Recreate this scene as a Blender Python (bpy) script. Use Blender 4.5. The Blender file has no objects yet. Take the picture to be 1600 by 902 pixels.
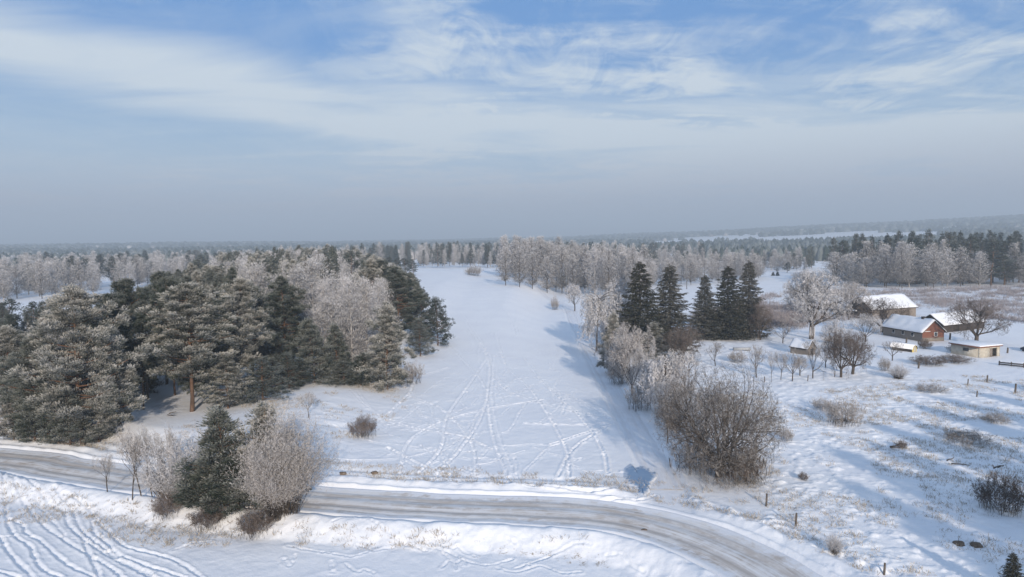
import bpy, math, random
import numpy as np
from mathutils import Vector, Euler

R = math.radians
random.seed(7)
scene = bpy.context.scene
col = scene.collection

# ------------------------------------------------------------------ camera
CAM_H = 24.0
F = 1081.0                     # focal length in photo pixels (1600 wide)
PITCH = 3.9
ROLL = 0.8
cd = bpy.data.cameras.new('camera')
cam = bpy.data.objects.new('camera', cd)
col.objects.link(cam)
cam.location = (0, 0, CAM_H)
cam.rotation_euler = (Euler((R(90 - PITCH), 0, 0)).to_matrix() @ Euler((0, 0, R(-ROLL))).to_matrix()).to_euler()
cd.sensor_width = 36.0
cd.lens = 36.0 * F / 1600.0
cd.clip_start = 0.5
cd.clip_end = 40000
scene.camera = cam
CM = np.array(cam.rotation_euler.to_matrix())

# ------------------------------------------------------------------ sun
SUN_EL = 17.5
SUN_FROM = np.array([0.20, -0.98])        # horizontal direction towards the sun (behind the camera, a little to its right)
SUN_FROM /= np.linalg.norm(SUN_FROM)
sd = bpy.data.lights.new('sun', 'SUN')
sd.energy = 4.4
sd.angle = R(0.6)
sd.color = (1.0, 0.88, 0.74)
sun = bpy.data.objects.new('sun', sd)
col.objects.link(sun)
sv = Vector((SUN_FROM[0] * math.cos(R(SUN_EL)), SUN_FROM[1] * math.cos(R(SUN_EL)), math.sin(R(SUN_EL))))
sun.rotation_euler = sv.to_track_quat('Z', 'Y').to_euler()
sun.location = (20, -80, 60)

scene.view_settings.view_transform = 'Standard'
scene.view_settings.look = 'None'
scene.view_settings.gamma = 1.0
scene.view_settings.exposure = 0.25
scene.view_settings.use_curve_mapping = False
scene.cycles.max_bounces = 5
scene.cycles.diffuse_bounces = 3
scene.cycles.glossy_bounces = 1
scene.cycles.transmission_bounces = 1
scene.cycles.volume_bounces = 0
scene.cycles.transparent_max_bounces = 4


# ------------------------------------------------------------------ node helpers
class NT:
    def __init__(self, tree):
        self.t = tree
        tree.nodes.clear()

    def n(self, typ, **kw):
        nd = self.t.nodes.new(typ)
        for k, v in kw.items():
            if k == 'ins':
                for kk, vv in v.items():
                    self.put(nd, kk, vv)
            else:
                setattr(nd, k, v)
        return nd

    def put(self, nd, key, v):
        s = nd.inputs[key]
        if isinstance(v, bpy.types.NodeSocket):
            self.t.links.new(v, s)
        else:
            s.default_value = v

    def math(self, op, a, b=0.0, c=None, clamp=False):
        nd = self.n('ShaderNodeMath', operation=op, use_clamp=clamp)
        self.put(nd, 0, a)
        self.put(nd, 1, b)
        if c is not None:
            self.put(nd, 2, c)
        return nd.outputs[0]

    def vmath(self, op, a, b):
        nd = self.n('ShaderNodeVectorMath', operation=op)
        self.put(nd, 0, a)
        self.put(nd, 1, b)
        return nd.outputs[0]

    def rng(self, v, a, b, c=0.0, d=1.0, smooth=True):
        nd = self.n('ShaderNodeMapRange', interpolation_type='SMOOTHSTEP' if smooth else 'LINEAR', clamp=True)
        for i, x in enumerate((v, a, b, c, d)):
            self.put(nd, i, x)
        return nd.outputs[0]

    def mix(self, f, a, b):
        nd = self.n('ShaderNodeMix', data_type='RGBA')
        self.put(nd, 0, f)
        self.put(nd, 6, a if isinstance(a, bpy.types.NodeSocket) else (*a, 1))
        self.put(nd, 7, b if isinstance(b, bpy.types.NodeSocket) else (*b, 1))
        return nd.outputs[2]

    def noise(self, vec, scale, detail=4, rough=0.55, dist=0.0):
        nd = self.n('ShaderNodeTexNoise')
        if vec is not None:
            self.put(nd, 'Vector', vec)
        for k, v in (('Scale', scale), ('Detail', detail), ('Roughness', rough), ('Distortion', dist)):
            self.put(nd, k, v)
        return nd.outputs[0]

    def scaled(self, vec, s, rot=0.0):
        nd = self.n('ShaderNodeMapping')
        self.put(nd, 'Vector', vec)
        nd.inputs['Rotation'].default_value = (0, 0, rot)
        nd.inputs['Scale'].default_value = s
        return nd.outputs[0]


# ------------------------------------------------------------------ sky (world)
w = bpy.data.worlds.new('World')
scene.world = w
w.use_nodes = True
N = NT(w.node_tree)
SKY = 0.10
sky = N.n('ShaderNodeTexSky', sky_type='NISHITA', sun_disc=False)
sky.sun_elevation = R(SUN_EL)
sky.sun_rotation = math.atan2(SUN_FROM[0], SUN_FROM[1])
sky.air_density = 1.0
sky.dust_density = 0.6
sky.ozone_density = 2.2
tc = N.n('ShaderNodeTexCoord')
sp = N.n('ShaderNodeSeparateXYZ')
N.put(sp, 0, tc.outputs['Generated'])
X, Y, Z = sp.outputs
zz = N.math('MAXIMUM', Z, 0.0)
den = N.math('ADD', zz, 0.07)
cu = N.math('DIVIDE', X, den)
cv = N.math('DIVIDE', Y, den)
cmb = N.n('ShaderNodeCombineXYZ')
N.put(cmb, 0, cu)
N.put(cmb, 1, cv)
pl = cmb.outputs[0]
az = N.math('ARCTAN2', X, Y)
# large soft sheets, then streaky wisps
big = N.noise(N.scaled(pl, (0.55, 0.95, 1), 0.35), 1.0, 5, 0.55, 0.6)
mid = N.noise(N.scaled(pl, (0.8, 1.5, 1), -0.45), 1.1, 8, 0.60, 0.9)
fine = N.noise(N.scaled(pl, (3.4, 1.6, 1), 0.5), 1.3, 9, 0.64, 1.2)
# broad bank of cirrostratus that slopes gently down to the right
bank_c = N.math('MULTIPLY_ADD', az, -0.10, 0.165)
bank_d = N.math('ABSOLUTE', N.math('SUBTRACT', N.math('MULTIPLY_ADD', N.math('SUBTRACT', big, 0.5), 0.16, Z), bank_c))
bank = N.rng(bank_d, 0.005, 0.07, 1.0, 0.0)
veil = N.rng(Z, 0.02, 0.20, 0.72, 0.02)
wisp = N.rng(N.math('ADD', N.math('MULTIPLY', mid, 0.62), N.math('MULTIPLY', fine, 0.38)), 0.37, 0.60, 0.0, 0.95)
rightup = N.rng(az, -0.35, -0.05, 0.35, 1.0)
topm = N.rng(big, 0.38, 0.58, 0.0, 1.0)
wf = N.math('MULTIPLY', wisp, N.math('MAXIMUM', topm, 0.45))
wf = N.math('MULTIPLY', wf, rightup)
cl = N.math('MAXIMUM', N.math('MULTIPLY', bank, N.rng(mid, 0.25, 0.6, 0.75, 1.0)), wf)
cl = N.math('ADD', cl, veil, clamp=True)
cl = N.math('MAXIMUM', N.math('MINIMUM', cl, 0.93), N.rng(Z, 0.40, 0.65, 0.0, 0.35))   # unseen cloud added overhead to pale the blue ambient light
blue = N.mix(0.8, sky.outputs[0], (0.72, 2.45, 5.9))
blue = N.mix(N.rng(Z, 0.08, 0.28, 1.0, 0.0), blue, (2.6, 4.3, 6.1))
cloudc = N.mix(N.rng(Z, 0.03, 0.15), (4.2, 4.3, 4.95), (6.0, 6.7, 7.3))
skyc = N.mix(cl, blue, cloudc)
skyc = N.mix(N.rng(Z, 0.0, 0.085, 0.9, 0.0), skyc, (2.85, 3.2, 4.0))
bg = N.n('ShaderNodeBackground')
N.put(bg, 0, skyc)
N.put(bg, 1, SKY)
out = N.n('ShaderNodeOutputWorld')
N.put(out, 0, bg.outputs[0])


# ------------------------------------------------------------------ noise and terrain functions
def ss(t):
    t = np.clip(t, 0, 1)
    return t * t * (3 - 2 * t)


def hash2(ix, iy, seed):
    h = (ix.astype(np.int64) * 374761393 + iy.astype(np.int64) * 668265263 + seed * 982451653) & 0xffffffff
    h = ((h ^ (h >> 13)) * 1274126177) & 0xffffffff
    h = (h ^ (h >> 16)) & 0xffffffff
    return h / 4294967295.0


def vnoise(x, y, seed=0):
    x = np.asarray(x, float)
    y = np.asarray(y, float)
    x0 = np.floor(x)
    y0 = np.floor(y)
    fx = ss(x - x0)
    fy = ss(y - y0)
    a = hash2(x0, y0, seed)
    b = hash2(x0 + 1, y0, seed)
    c = hash2(x0, y0 + 1, seed)
    d = hash2(x0 + 1, y0 + 1, seed)
    return (a * (1 - fx) + b * fx) * (1 - fy) + (c * (1 - fx) + d * fx) * fy


def fbm(x, y, s, oct=4, seed=0):
    v = 0
    a = 1
    t = 0
    for i in range(oct):
        v = v + a * (vnoise(x / s, y / s, seed + i * 17) - 0.5)
        t += a
        a *= 0.5
        s *= 0.5
    return v / t


def ray(px, py):
    d = CM @ np.array([(px - 800) / F, (451 - py) / F, -1.0])
    return d / np.linalg.norm(d)


def flat(px, py, z=0.0):
    d = ray(px, py)
    t = (z - CAM_H) / d[2]
    return d[0] * t, d[1] * t


def smooth_line(pts, n=8):
    P = [np.array(p, float) for p in pts]
    P = [2 * P[0] - P[1]] + P + [2 * P[-1] - P[-2]]
    o = []
    for i in range(1, len(P) - 2):
        for k in range(n):
            t = k / n
            o.append(0.5 * ((2 * P[i]) + (-P[i - 1] + P[i + 1]) * t + (2 * P[i - 1] - 5 * P[i] + 4 * P[i + 1] - P[i + 2]) * t * t
                            + (-P[i - 1] + 3 * P[i] - 3 * P[i + 1] + P[i + 2]) * t ** 3))
    o.append(P[-2])
    return np.array(o)


road_px = [(0, 717), (90, 731), (200, 747), (330, 764), (450, 776), (580, 786), (700, 793), (820, 797), (920, 803), (1000, 815), (1080, 838), (1150, 868), (1210, 902)]
rp = [flat(*p) for p in road_px]
rp = [(-330, 190), (-200, 128), (-105, 91)] + rp + [(20.2, 42), (21.5, 32), (22, 15), (20, -10), (12, -60)]
ROAD = smooth_line(rp, 6)
lane_px = [(1050, 795), (1034, 745), (1008, 700), (977, 645), (946, 590), (920, 545), (898, 505), (884, 478)]
lp = [flat(*p) for p in lane_px]
lp = lp + [(13, 300), (-2, 400), (-25, 520)]
LANE = smooth_line(lp, 6)


def seg_dist(x, y, L):
    """distance to a polyline, signed (+ on its left), and arc length of the nearest point"""
    best = np.full(x.shape, 1e9)
    sgn = np.ones(x.shape)
    arc = np.zeros(x.shape)
    s0 = 0.0
    for i in range(len(L) - 1):
        a = L[i]
        b = L[i + 1]
        d = b - a
        l = np.hypot(*d)
        t = np.clip(((x - a[0]) * d[0] + (y - a[1]) * d[1]) / (l * l), 0, 1)
        qx = x - (a[0] + d[0] * t)
        qy = y - (a[1] + d[1] * t)
        D = np.hypot(qx, qy)
        m = D < best
        best = np.where(m, D, best)
        sgn = np.where(m, np.sign(d[0] * qy - d[1] * qx), sgn)
        arc = np.where(m, s0 + t * l, arc)
        s0 += l
    return best, sgn, arc


def gauss(x, c, s):
    return np.exp(-((x - c) / s) ** 2)


def base_h(x, y):
    x = np.asarray(x, float)
    y = np.asarray(y, float)
    r = np.hypot(x, y)
    azm = np.degrees(np.arctan2(x, np.maximum(y, 1e-3)))
    # the snowy field: a long low ridge that falls away to the lane on its right
    edge = np.interp(y, [0, 100, 200, 280, 330, 420, 600], [9, 10, 12, 16, 24, 60, 120])
    A = 5.6 * ss((y - 92) / 215) * (1 - 0.5 * ss((y - 400) / 300))
    S = 1 - ss((x - (edge - 17)) / 17)
    L = ss((x + 175) / 75)
    h = A * S * L
    h = h + 1.6 * ss((y - 180) / 200) * ss((y - 180) / 200) * 0
    # valley beyond, then rising country
    h = h + ss((r - 1100) / 3600) * np.interp(azm, [-90, -40, -10, 3, 14, 24, 38, 90], [20, 24, 26, 32, 54, 84, 108, 104])
    h = h + ss((r - 1300) / 2500) * 26 * fbm(x, y, 1500, 3, 5)
    h = h + ss((r - 400) / 600) * 5 * fbm(x, y, 500, 2, 9)
    h = h + 0.7 * fbm(x, y, 60, 2, 11) * ss((r - 80) / 120)
    return h


def road_h(x, y, h):
    """shape the verge: the bank on each side of the road, the ploughed ridges and the road bed"""
    D, s, arc = seg_dist(x, y, ROAD)
    Dl, sl, al = seg_dist(x, y, LANE)
    near = s < 0          # the camera's side
    gap = np.exp(-(np.minimum(Dl, 12) / 3.6) ** 4)
    lump = 0.75 + 0.9 * fbm(x, y, 1.6, 3, 31)
    # camera side: kerb of ploughed snow, then an embankment down to the lower field
    wob = 1.6 * fbm(x, y, 9, 2, 44)
    low = -0.85 * ss((D - 4.9 - 0.5 * wob) / 2.4) * (1 - ss((x - 11) / 12))
    ridge_n = 0.42 * gauss(D, 4.4, 0.75) * lump
    tuss = 0.35 * fbm(x, y, 1.2, 3, 71) * gauss(D, 6.2, 1.8)
    hn = low + ridge_n + tuss * (1 - ss((x - 14) / 6))
    # far side: two ridges pushed up by the plough, a shallow ditch, the bank under the wood
    ridge_f = (0.50 * gauss(D, 5.3, 0.8) + 0.28 * gauss(D, 3.9, 0.28) + 0.16 * gauss(D, 7.2, 0.5)) * lump * (1 - gap)
    wood = 1.5 * ss((D - 6.0) / 6.5) * ss((-x - 16) / 14)
    clods = 0.9 * np.maximum(fbm(x, y, 1.0, 3, 55), 0) * gauss(D, 6.8, 1.7) * ss((x - 14) / 4)
    hf = ridge_f + wood + clods - 0.15 * gauss(D, 8.4, 0.6) * (1 - gap) * (x < 8)
    prof = np.where(near, hn, hf)
    inside = 1 - ss((D - 3.1) / 0.7)
    keep = 1 - gauss(D, 0, 14) * 0.999
    hh = h * np.where(D < 14, ss((D - 3) / 11), 1) + prof * (1 - inside) - 0.22 * inside
    # lane
    kl = 1 - ss((Dl - 1.5) / 0.8)
    hh = hh - 0.13 * kl * (D > 4.2)
    hh = hh + 0.06 * gauss(Dl, 2.3, 0.4) * lump * (D > 6)
    return hh, D, s, arc, Dl


def height(x, y):
    x = np.atleast_1d(np.asarray(x, float))
    y = np.atleast_1d(np.asarray(y, float))
    return road_h(x, y, base_h(x, y))[0]


TT = np.geomspace(18, 9500, 5200)


def hit(px, py):
    d = ray(px, py)
    hz = math.hypot(d[0], d[1])
    xs = d[0] / hz * TT
    ys = d[1] / hz * TT
    zs = CAM_H + d[2] / hz * TT
    g = base_h(xs, ys)
    below = np.nonzero(zs < g)[0]
    i = below[0] if len(below) else len(TT) - 1
    z = height(xs[i], ys[i])[0]
    return xs[i], ys[i], z


def top_at(px, py, x, y):
    """height above sea of the ray through (px, py) at the horizontal distance of (x, y)"""
    d = ray(px, py)
    return CAM_H + d[2] / math.hypot(d[0], d[1]) * math.hypot(x, y)


def hz(x, y):
    return float(height(x, y)[0])


# ------------------------------------------------------------------ mesh helpers
class Geo:
    def __init__(self):
        self.v = []
        self.f = []
        self.a = []
        self.m = []
        self.n = 0

    def add(self, verts, faces, attr=0.0, mat=0):
        verts = np.asarray(verts, float)
        self.v.append(verts)
        a = np.asarray(attr, float)
        self.a.append(np.full(len(verts), float(a)) if a.ndim == 0 else a)
        fs = np.asarray(faces) + self.n
        self.f.append(fs)
        self.m.append(np.full(len(fs), mat))
        self.n += len(verts)

    def tube(self, P, rad, sides=5, attr=0.0, mat=0):
        P = np.asarray(P, float)
        n = len(P)
        T = np.gradient(P, axis=0)
        T /= np.linalg.norm(T, axis=1)[:, None] + 1e-9
        ref = np.where(np.abs(T[:, 2:3]) > 0.9, np.array([[1.0, 0, 0]]), np.array([[0, 0, 1.0]]))
        U = np.cross(T, ref)
        U /= np.linalg.norm(U, axis=1)[:, None] + 1e-9
        W = np.cross(T, U)
        rad = np.asarray(rad, float)
        ang = np.arange(sides) * 2 * math.pi / sides
        V = P[:, None, :] + rad[:, None, None] * (np.cos(ang)[None, :, None] * U[:, None, :] + np.sin(ang)[None, :, None] * W[:, None, :])
        F_ = []
        for i in range(n - 1):
            for k in range(sides):
                k2 = (k + 1) % sides
                F_.append((i * sides + k, i * sides + k2, (i + 1) * sides + k2, (i + 1) * sides + k))
        self.add(V.reshape(-1, 3), F_, attr, mat)

    def blades(self, P, D, L, W, a0, a1, rng, mat=0):
        """thin triangles standing at P, pointing along D"""
        n = len(P)
        D = D / (np.linalg.norm(D, axis=1)[:, None] + 1e-9)
        S = np.cross(D, rng.normal(size=(n, 3)))
        S /= np.linalg.norm(S, axis=1)[:, None] + 1e-9
        L = np.broadcast_to(L, (n,))[:, None]
        W = np.broadcast_to(W, (n,))[:, None]
        V = np.empty((n, 4, 3))
        V[:, 0] = P
        V[:, 1] = P + D * L * 0.5 - S * W * 0.5
        V[:, 2] = P + D * L
        V[:, 3] = P + D * L * 0.5 + S * W * 0.5
        idx = np.arange(n)[:, None] * 4 + np.array([[0, 1, 2, 3]])
        a0 = np.broadcast_to(a0, (n,))
        a1 = np.broadcast_to(a1, (n,))
        A = np.stack([a0, (a0 + a1) / 2, a1, (a0 + a1) / 2], 1).reshape(-1)
        self.add(V.reshape(-1, 3), idx, A, mat)

    def mesh(self, name, mats, smooth=False):
        me = bpy.data.meshes.new(name)
        V = np.concatenate(self.v)
        me.vertices.add(len(V))
        me.vertices.foreach_set('co', V.ravel())
        loops = []
        starts = []
        tot = []
        s = 0
        for f in self.f:
            k = f.shape[1]
            loops.append(f.ravel())
            starts.append(s + np.arange(len(f)) * k)
            tot.append(np.full(len(f), k))
            s += f.size
        loops = np.concatenate(loops)
        starts = np.concatenate(starts)
        me.loops.add(len(loops))
        me.loops.foreach_set('vertex_index', loops.astype(np.int32))
        me.polygons.add(len(starts))
        me.polygons.foreach_set('loop_start', starts.astype(np.int32))
        me.polygons.foreach_set('material_index', np.concatenate(self.m).astype(np.int32))
        at = me.attributes.new('frost', 'FLOAT', 'POINT')
        at.data.foreach_set('value', np.concatenate(self.a).astype(np.float32))
        me.update(calc_edges=True)
        me.validate()
        if smooth:
            me.polygons.foreach_set('use_smooth', np.ones(len(starts), bool))
        for m_ in (mats if isinstance(mats, (list, tuple)) else [mats]):
            me.materials.append(m_)
        return me


def tag(o, label=None, cat=None, group=None, kind=None):
    if label:
        o['label'] = label
    if cat:
        o['category'] = cat
    if group:
        o['group'] = group
    if kind:
        o['kind'] = kind
    return o


def link(name, me, parent=None):
    o = bpy.data.objects.new(name, me)
    col.objects.link(o)
    if parent:
        o.parent = parent
    return o


def empty(name, loc=(0, 0, 0), rz=0.0):
    o = bpy.data.objects.new(name, None)
    o.empty_display_size = 0.5
    col.objects.link(o)
    o.location = loc
    o.rotation_euler = (0, 0, rz)
    return o


# ------------------------------------------------------------------ materials
def new_mat(name):
    m_ = bpy.data.materials.new(name)
    m_.use_nodes = True
    return m_, NT(m_.node_tree)


def finish(N, colr, rough=0.8, bump=None, strength=0.5, dist=0.1, spec=0.2):
    p = N.n('ShaderNodeBsdfPrincipled')
    N.put(p, 'Base Color', colr if isinstance(colr, bpy.types.NodeSocket) else (*colr, 1))
    N.put(p, 'Roughness', rough)
    N.put(p, 'Specular IOR Level', spec)
    if bump is not None:
        b = N.n('ShaderNodeBump')
        N.put(b, 'Height', bump)
        b.inputs['Strength'].default_value = strength
        b.inputs['Distance'].default_value = dist
        N.put(p, 'Normal', b.outputs[0])
    o = N.n('ShaderNodeOutputMaterial')
    N.put(o, 0, p.outputs[0])


def mat_snow():
    m_, N = new_mat('snow')
    geo = N.n('ShaderNodeNewGeometry')
    pos = geo.outputs['Position']
    at = N.n('ShaderNodeAttribute', attribute_name='frost')
    g = at.outputs['Fac']
    n1 = N.noise(pos, 1.6, 6, 0.65)
    n2 = N.noise(pos, 7.0, 4, 0.6)
    n3 = N.noise(pos, 0.12, 4, 0.55)
    base = N.mix(N.rng(n3, 0.3, 0.7), (0.82, 0.82, 0.84), (0.87, 0.868, 0.875))
    straw = N.mix(n2, (0.20, 0.155, 0.10), (0.36, 0.30, 0.23))
    thr = N.math('SUBTRACT', 0.97, N.math('MULTIPLY', g, 0.50))
    mk = N.rng(N.math('MULTIPLY_ADD', n2, 0.45, N.math('MULTIPLY', n1, 0.62)), N.math('SUBTRACT', thr, 0.06), N.math('ADD', thr, 0.09))
    c = N.mix(mk, base, straw)
    hgt = N.math('ADD', N.math('MULTIPLY', n1, 0.7), N.math('MULTIPLY', n2, 0.3))
    finish(N, c, 0.55, hgt, 0.55, 0.14, 0.25)
    return m_


def mat_strip(name, ca, cb, cc, sc, white):
    """packed snow on the road and lane: streaks that follow its length (UV: x across, y along)"""
    m_, N = new_mat(name)
    uv = N.n('ShaderNodeUVMap', uv_map='UVMap').outputs[0]
    geo = N.n('ShaderNodeNewGeometry')
    pos = geo.outputs['Position']
    s1 = N.noise(N.scaled(uv, (2.6, 0.09, 1)), 1.0, 6, 0.6, 0.3)
    s2 = N.noise(N.scaled(uv, (9.0, 0.35, 1)), 1.0, 4, 0.6)
    n2 = N.noise(pos, 0.9, 6, 0.65)
    n3 = N.noise(pos, 6.0, 3, 0.6)
    n4 = N.noise(pos, 0.25, 4, 0.6)
    c = N.mix(N.rng(N.math('ADD', N.math('MULTIPLY', s1, 0.6), N.math('MULTIPLY', n4, 0.4)), 0.40, 0.60), ca, cb)
    c = N.mix(N.rng(N.math('ADD', N.math('MULTIPLY', n2, 0.6), N.math('MULTIPLY', n3, 0.4)), 0.55, 0.66, 0.0, 0.55), c, (0.30, 0.235, 0.18))
    c = N.mix(N.rng(N.math('ADD', N.math('MULTIPLY', s2, 0.5), N.math('MULTIPLY', n2, 0.5)), 0.42, 0.62, 0.0, 0.8), c, cc)
    c = N.mix(N.rng(N.math('MULTIPLY', n3, n2), 0.33, 0.42, 0.0, 0.75), c, white)
    su = N.n('ShaderNodeSeparateXYZ')
    N.put(su, 0, uv)
    tr = N.rng(N.math('ABSOLUTE', N.math('SUBTRACT', N.math('ABSOLUTE', N.math('ADD', su.outputs[0], N.math('MULTIPLY', N.math('SUBTRACT', n4 , 0.5), 1.6))), 1.25)), 0.12, 0.62, 1.0, 0.0)
    c = N.mix(N.math('MULTIPLY', tr, N.rng(n2, 0.35, 0.6, 0.15, 0.75)), c, cb)
    edge = N.math('ADD', N.math('ABSOLUTE', su.outputs[0]), N.math('MULTIPLY', N.math('SUBTRACT', N.math('ADD', n2, N.math('MULTIPLY', s1, 0.8)), 0.9), 3.0))
    c = N.mix(N.rng(edge, 2.1, 3.0, 0.0, 0.9), c, white)
    finish(N, c, 0.6, N.math('ADD', N.math('MULTIPLY', s2, 0.35), N.math('MULTIPLY', n3, 0.65)), 0.45, 0.06, 0.3)
    return m_


def mat_frosted(name, dark_a, dark_b, frost, bias=0.0, gain=1.0):
    """needles or twigs: the plant's own colour at the root of each spray, rime towards the tip"""
    m_, N = new_mat(name)
    at = N.n('ShaderNodeAttribute', attribute_name='frost')
    oi = N.n('ShaderNodeObjectInfo')
    geo = N.n('ShaderNodeNewGeometry')
    tc_ = N.n('ShaderNodeTexCoord')
    n1 = N.noise(tc_.outputs['Object'], 0.9, 3, 0.6)
    dark = N.mix(n1, dark_a, dark_b)
    dark = N.mix(N.math('MULTIPLY', oi.outputs['Random'], 0.4), dark, dark_b)
    f = N.math('MULTIPLY_ADD', at.outputs['Fac'], gain, bias)
    f = N.math('ADD', f, N.math('MULTIPLY', N.math('SUBTRACT', n1, 0.5), 0.7))
    f = N.math('ADD', f, N.math('MULTIPLY', N.math('SUBTRACT', oi.outputs['Random'], 0.5), 0.26), clamp=True)
    c = N.mix(f, dark, frost)
    c = N.mix(N.math('MULTIPLY', oi.outputs['Random'], 0.5), c, N.mix(f, dark, tuple(v * k for v, k in zip(frost, (0.62, 0.60, 0.60)))))
    finish(N, c, 0.75, spec=0.1)
    return m_


def mat_bark(name, a, b, scale=4.0, top=None):
    m_, N = new_mat(name)
    tc_ = N.n('ShaderNodeTexCoord')
    pos = tc_.outputs['Object']
    n1 = N.noise(N.scaled(pos, (1, 1, 0.35)), scale, 5, 0.65)
    c = N.mix(N.rng(n1, 0.35, 0.65), a, b)
    if top:
        s = N.n('ShaderNodeSeparateXYZ')
        N.put(s, 0, pos)
        c = N.mix(N.rng(s.outputs[2], 1.5, 8.0), c, top)
    finish(N, c, 0.85, n1, 0.6, 0.05, 0.1)
    return m_


def mat_plain(name, a, b, scale=3.0, rough=0.8, stretch=(1, 1, 1), bump=0.3):
    m_, N = new_mat(name)
    tc_ = N.n('ShaderNodeTexCoord')
    n1 = N.noise(N.scaled(tc_.outputs['Object'], stretch), scale, 5, 0.6)
    finish(N, N.mix(N.rng(n1, 0.3, 0.7), a, b), rough, n1, bump, 0.03, 0.2)
    return m_


def mat_brick():
    m_, N = new_mat('red_brick')
    tc_ = N.n('ShaderNodeTexCoord')
    br = N.n('ShaderNodeTexBrick')
    s = N.n('ShaderNodeSeparateXYZ')
    N.put(s, 0, tc_.outputs['Object'])
    cm = N.n('ShaderNodeCombineXYZ')
    N.put(cm, 0, N.math('ADD', s.outputs[0], s.outputs[1]))
    N.put(cm, 1, s.outputs[2])
    N.put(br, 'Vector', cm.outputs[0])
    br.inputs['Color1'].default_value = (0.23, 0.075, 0.045, 1)
    br.inputs['Color2'].default_value = (0.15, 0.052, 0.034, 1)
    br.inputs['Mortar'].default_value = (0.20, 0.16, 0.13, 1)
    br.inputs['Scale'].default_value = 1.0
    br.inputs['Brick Width'].default_value = 0.25
    br.inputs['Row Height'].default_value = 0.075
    br.inputs['Mortar Size'].default_value = 0.008
    finish(N, br.outputs[0], 0.9, spec=0.1)
    return m_


M = {}
M['snow'] = mat_snow()
M['road'] = mat_strip('packed_snow_road', (0.72, 0.70, 0.68), (0.44, 0.385, 0.335), (0.74, 0.735, 0.74), 1, (0.74, 0.75, 0.78))
M['lane'] = mat_strip('packed_snow_lane', (0.78, 0.79, 0.82), (0.72, 0.71, 0.72), (0.82, 0.83, 0.86), 1, (0.84, 0.85, 0.88))
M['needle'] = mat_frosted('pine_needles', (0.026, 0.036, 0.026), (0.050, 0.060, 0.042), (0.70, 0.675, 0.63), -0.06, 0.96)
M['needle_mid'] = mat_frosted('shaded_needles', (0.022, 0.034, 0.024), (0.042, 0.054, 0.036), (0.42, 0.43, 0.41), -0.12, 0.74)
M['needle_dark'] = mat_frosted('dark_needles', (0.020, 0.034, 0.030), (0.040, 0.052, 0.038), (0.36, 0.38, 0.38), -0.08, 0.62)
M['spruce'] = mat_frosted('spruce_needles', (0.022, 0.026, 0.018), (0.052, 0.050, 0.034), (0.46, 0.45, 0.44), -0.05, 0.50)
M['twig_white'] = mat_frosted('rimed_twigs', (0.125, 0.117, 0.112), (0.205, 0.19, 0.182), (0.78, 0.765, 0.77), -0.07, 1.0)
M['twig_grey'] = mat_frosted('grey_twigs', (0.11, 0.09, 0.075), (0.19, 0.155, 0.13), (0.68, 0.65, 0.63), 0.02, 0.92)
M['twig_dim'] = mat_frosted('half_rimed_twigs', (0.075, 0.062, 0.052), (0.13, 0.108, 0.09), (0.60, 0.58, 0.565), -0.06, 0.85)
M['twig_brown'] = mat_frosted('brown_twigs', (0.065, 0.048, 0.038), (0.13, 0.095, 0.075), (0.48, 0.44, 0.42), -0.05, 0.6)
M['brush'] = mat_frosted('rimed_brush', (0.12, 0.095, 0.09), (0.20, 0.16, 0.15), (0.60, 0.56, 0.57), -0.05, 0.95)
M['straw'] = mat_frosted('dry_grass', (0.22, 0.165, 0.10), (0.34, 0.27, 0.18), (0.68, 0.65, 0.61), 0.1, 0.85)
M['bark_pine'] = mat_bark('pine_bark', (0.075, 0.050, 0.037), (0.15, 0.095, 0.065), 3.0, (0.17, 0.095, 0.058))
M['bark_dark'] = mat_bark('dark_bark', (0.055, 0.045, 0.037), (0.12, 0.10, 0.085), 4.0)
M['bark_birch'] = mat_bark('birch_bark', (0.22, 0.20, 0.19), (0.55, 0.53, 0.51), 2.2)
M['roof_snow'] = mat_plain('roof_snow', (0.82, 0.83, 0.86), (0.87, 0.875, 0.89), 1.2, 0.5, (1, 1, 1), 0.25)
M['board'] = mat_plain('grey_boards', (0.17, 0.14, 0.12), (0.30, 0.26, 0.22), 5.0, 0.85, (6, 6, 0.5))
M['board_dark'] = mat_plain('dark_boards', (0.035, 0.030, 0.028), (0.075, 0.062, 0.055), 5.0, 0.85, (6, 6, 0.5))
M['board_brown'] = mat_plain('brown_boards', (0.15, 0.055, 0.030), (0.26, 0.10, 0.055), 5.0, 0.85, (6, 6, 0.5))
M['brick'] = mat_brick()
M['plaster'] = mat_plain('old_plaster', (0.42, 0.38, 0.31), (0.55, 0.51, 0.43), 1.6, 0.9)
M['yellow'] = mat_plain('yellow_paint', (0.50, 0.39, 0.13), (0.60, 0.49, 0.20), 2.0, 0.8)
M['white_paint'] = mat_plain('white_paint', (0.70, 0.70, 0.68), (0.78, 0.78, 0.76), 4.0, 0.6)
M['glass'] = mat_plain('dark_glass', (0.03, 0.035, 0.045), (0.06, 0.07, 0.085), 2.0, 0.15)
M['door'] = mat_plain('dark_opening', (0.03, 0.025, 0.022), (0.05, 0.042, 0.035), 2.0, 0.9)
M['post'] = mat_plain('weathered_post', (0.075, 0.062, 0.052), (0.16, 0.135, 0.115), 9.0, 0.9)
M['dark_paint'] = mat_plain('dark_blue_paint', (0.02, 0.025, 0.04), (0.035, 0.04, 0.06), 3.0, 0.4)
M['sheet'] = mat_plain('grey_sheet', (0.30, 0.31, 0.32), (0.42, 0.43, 0.44), 3.0, 0.6)
M['earth'] = mat_plain('frozen_mud', (0.12, 0.085, 0.06), (0.22, 0.17, 0.13), 3.0, 0.9)


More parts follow.
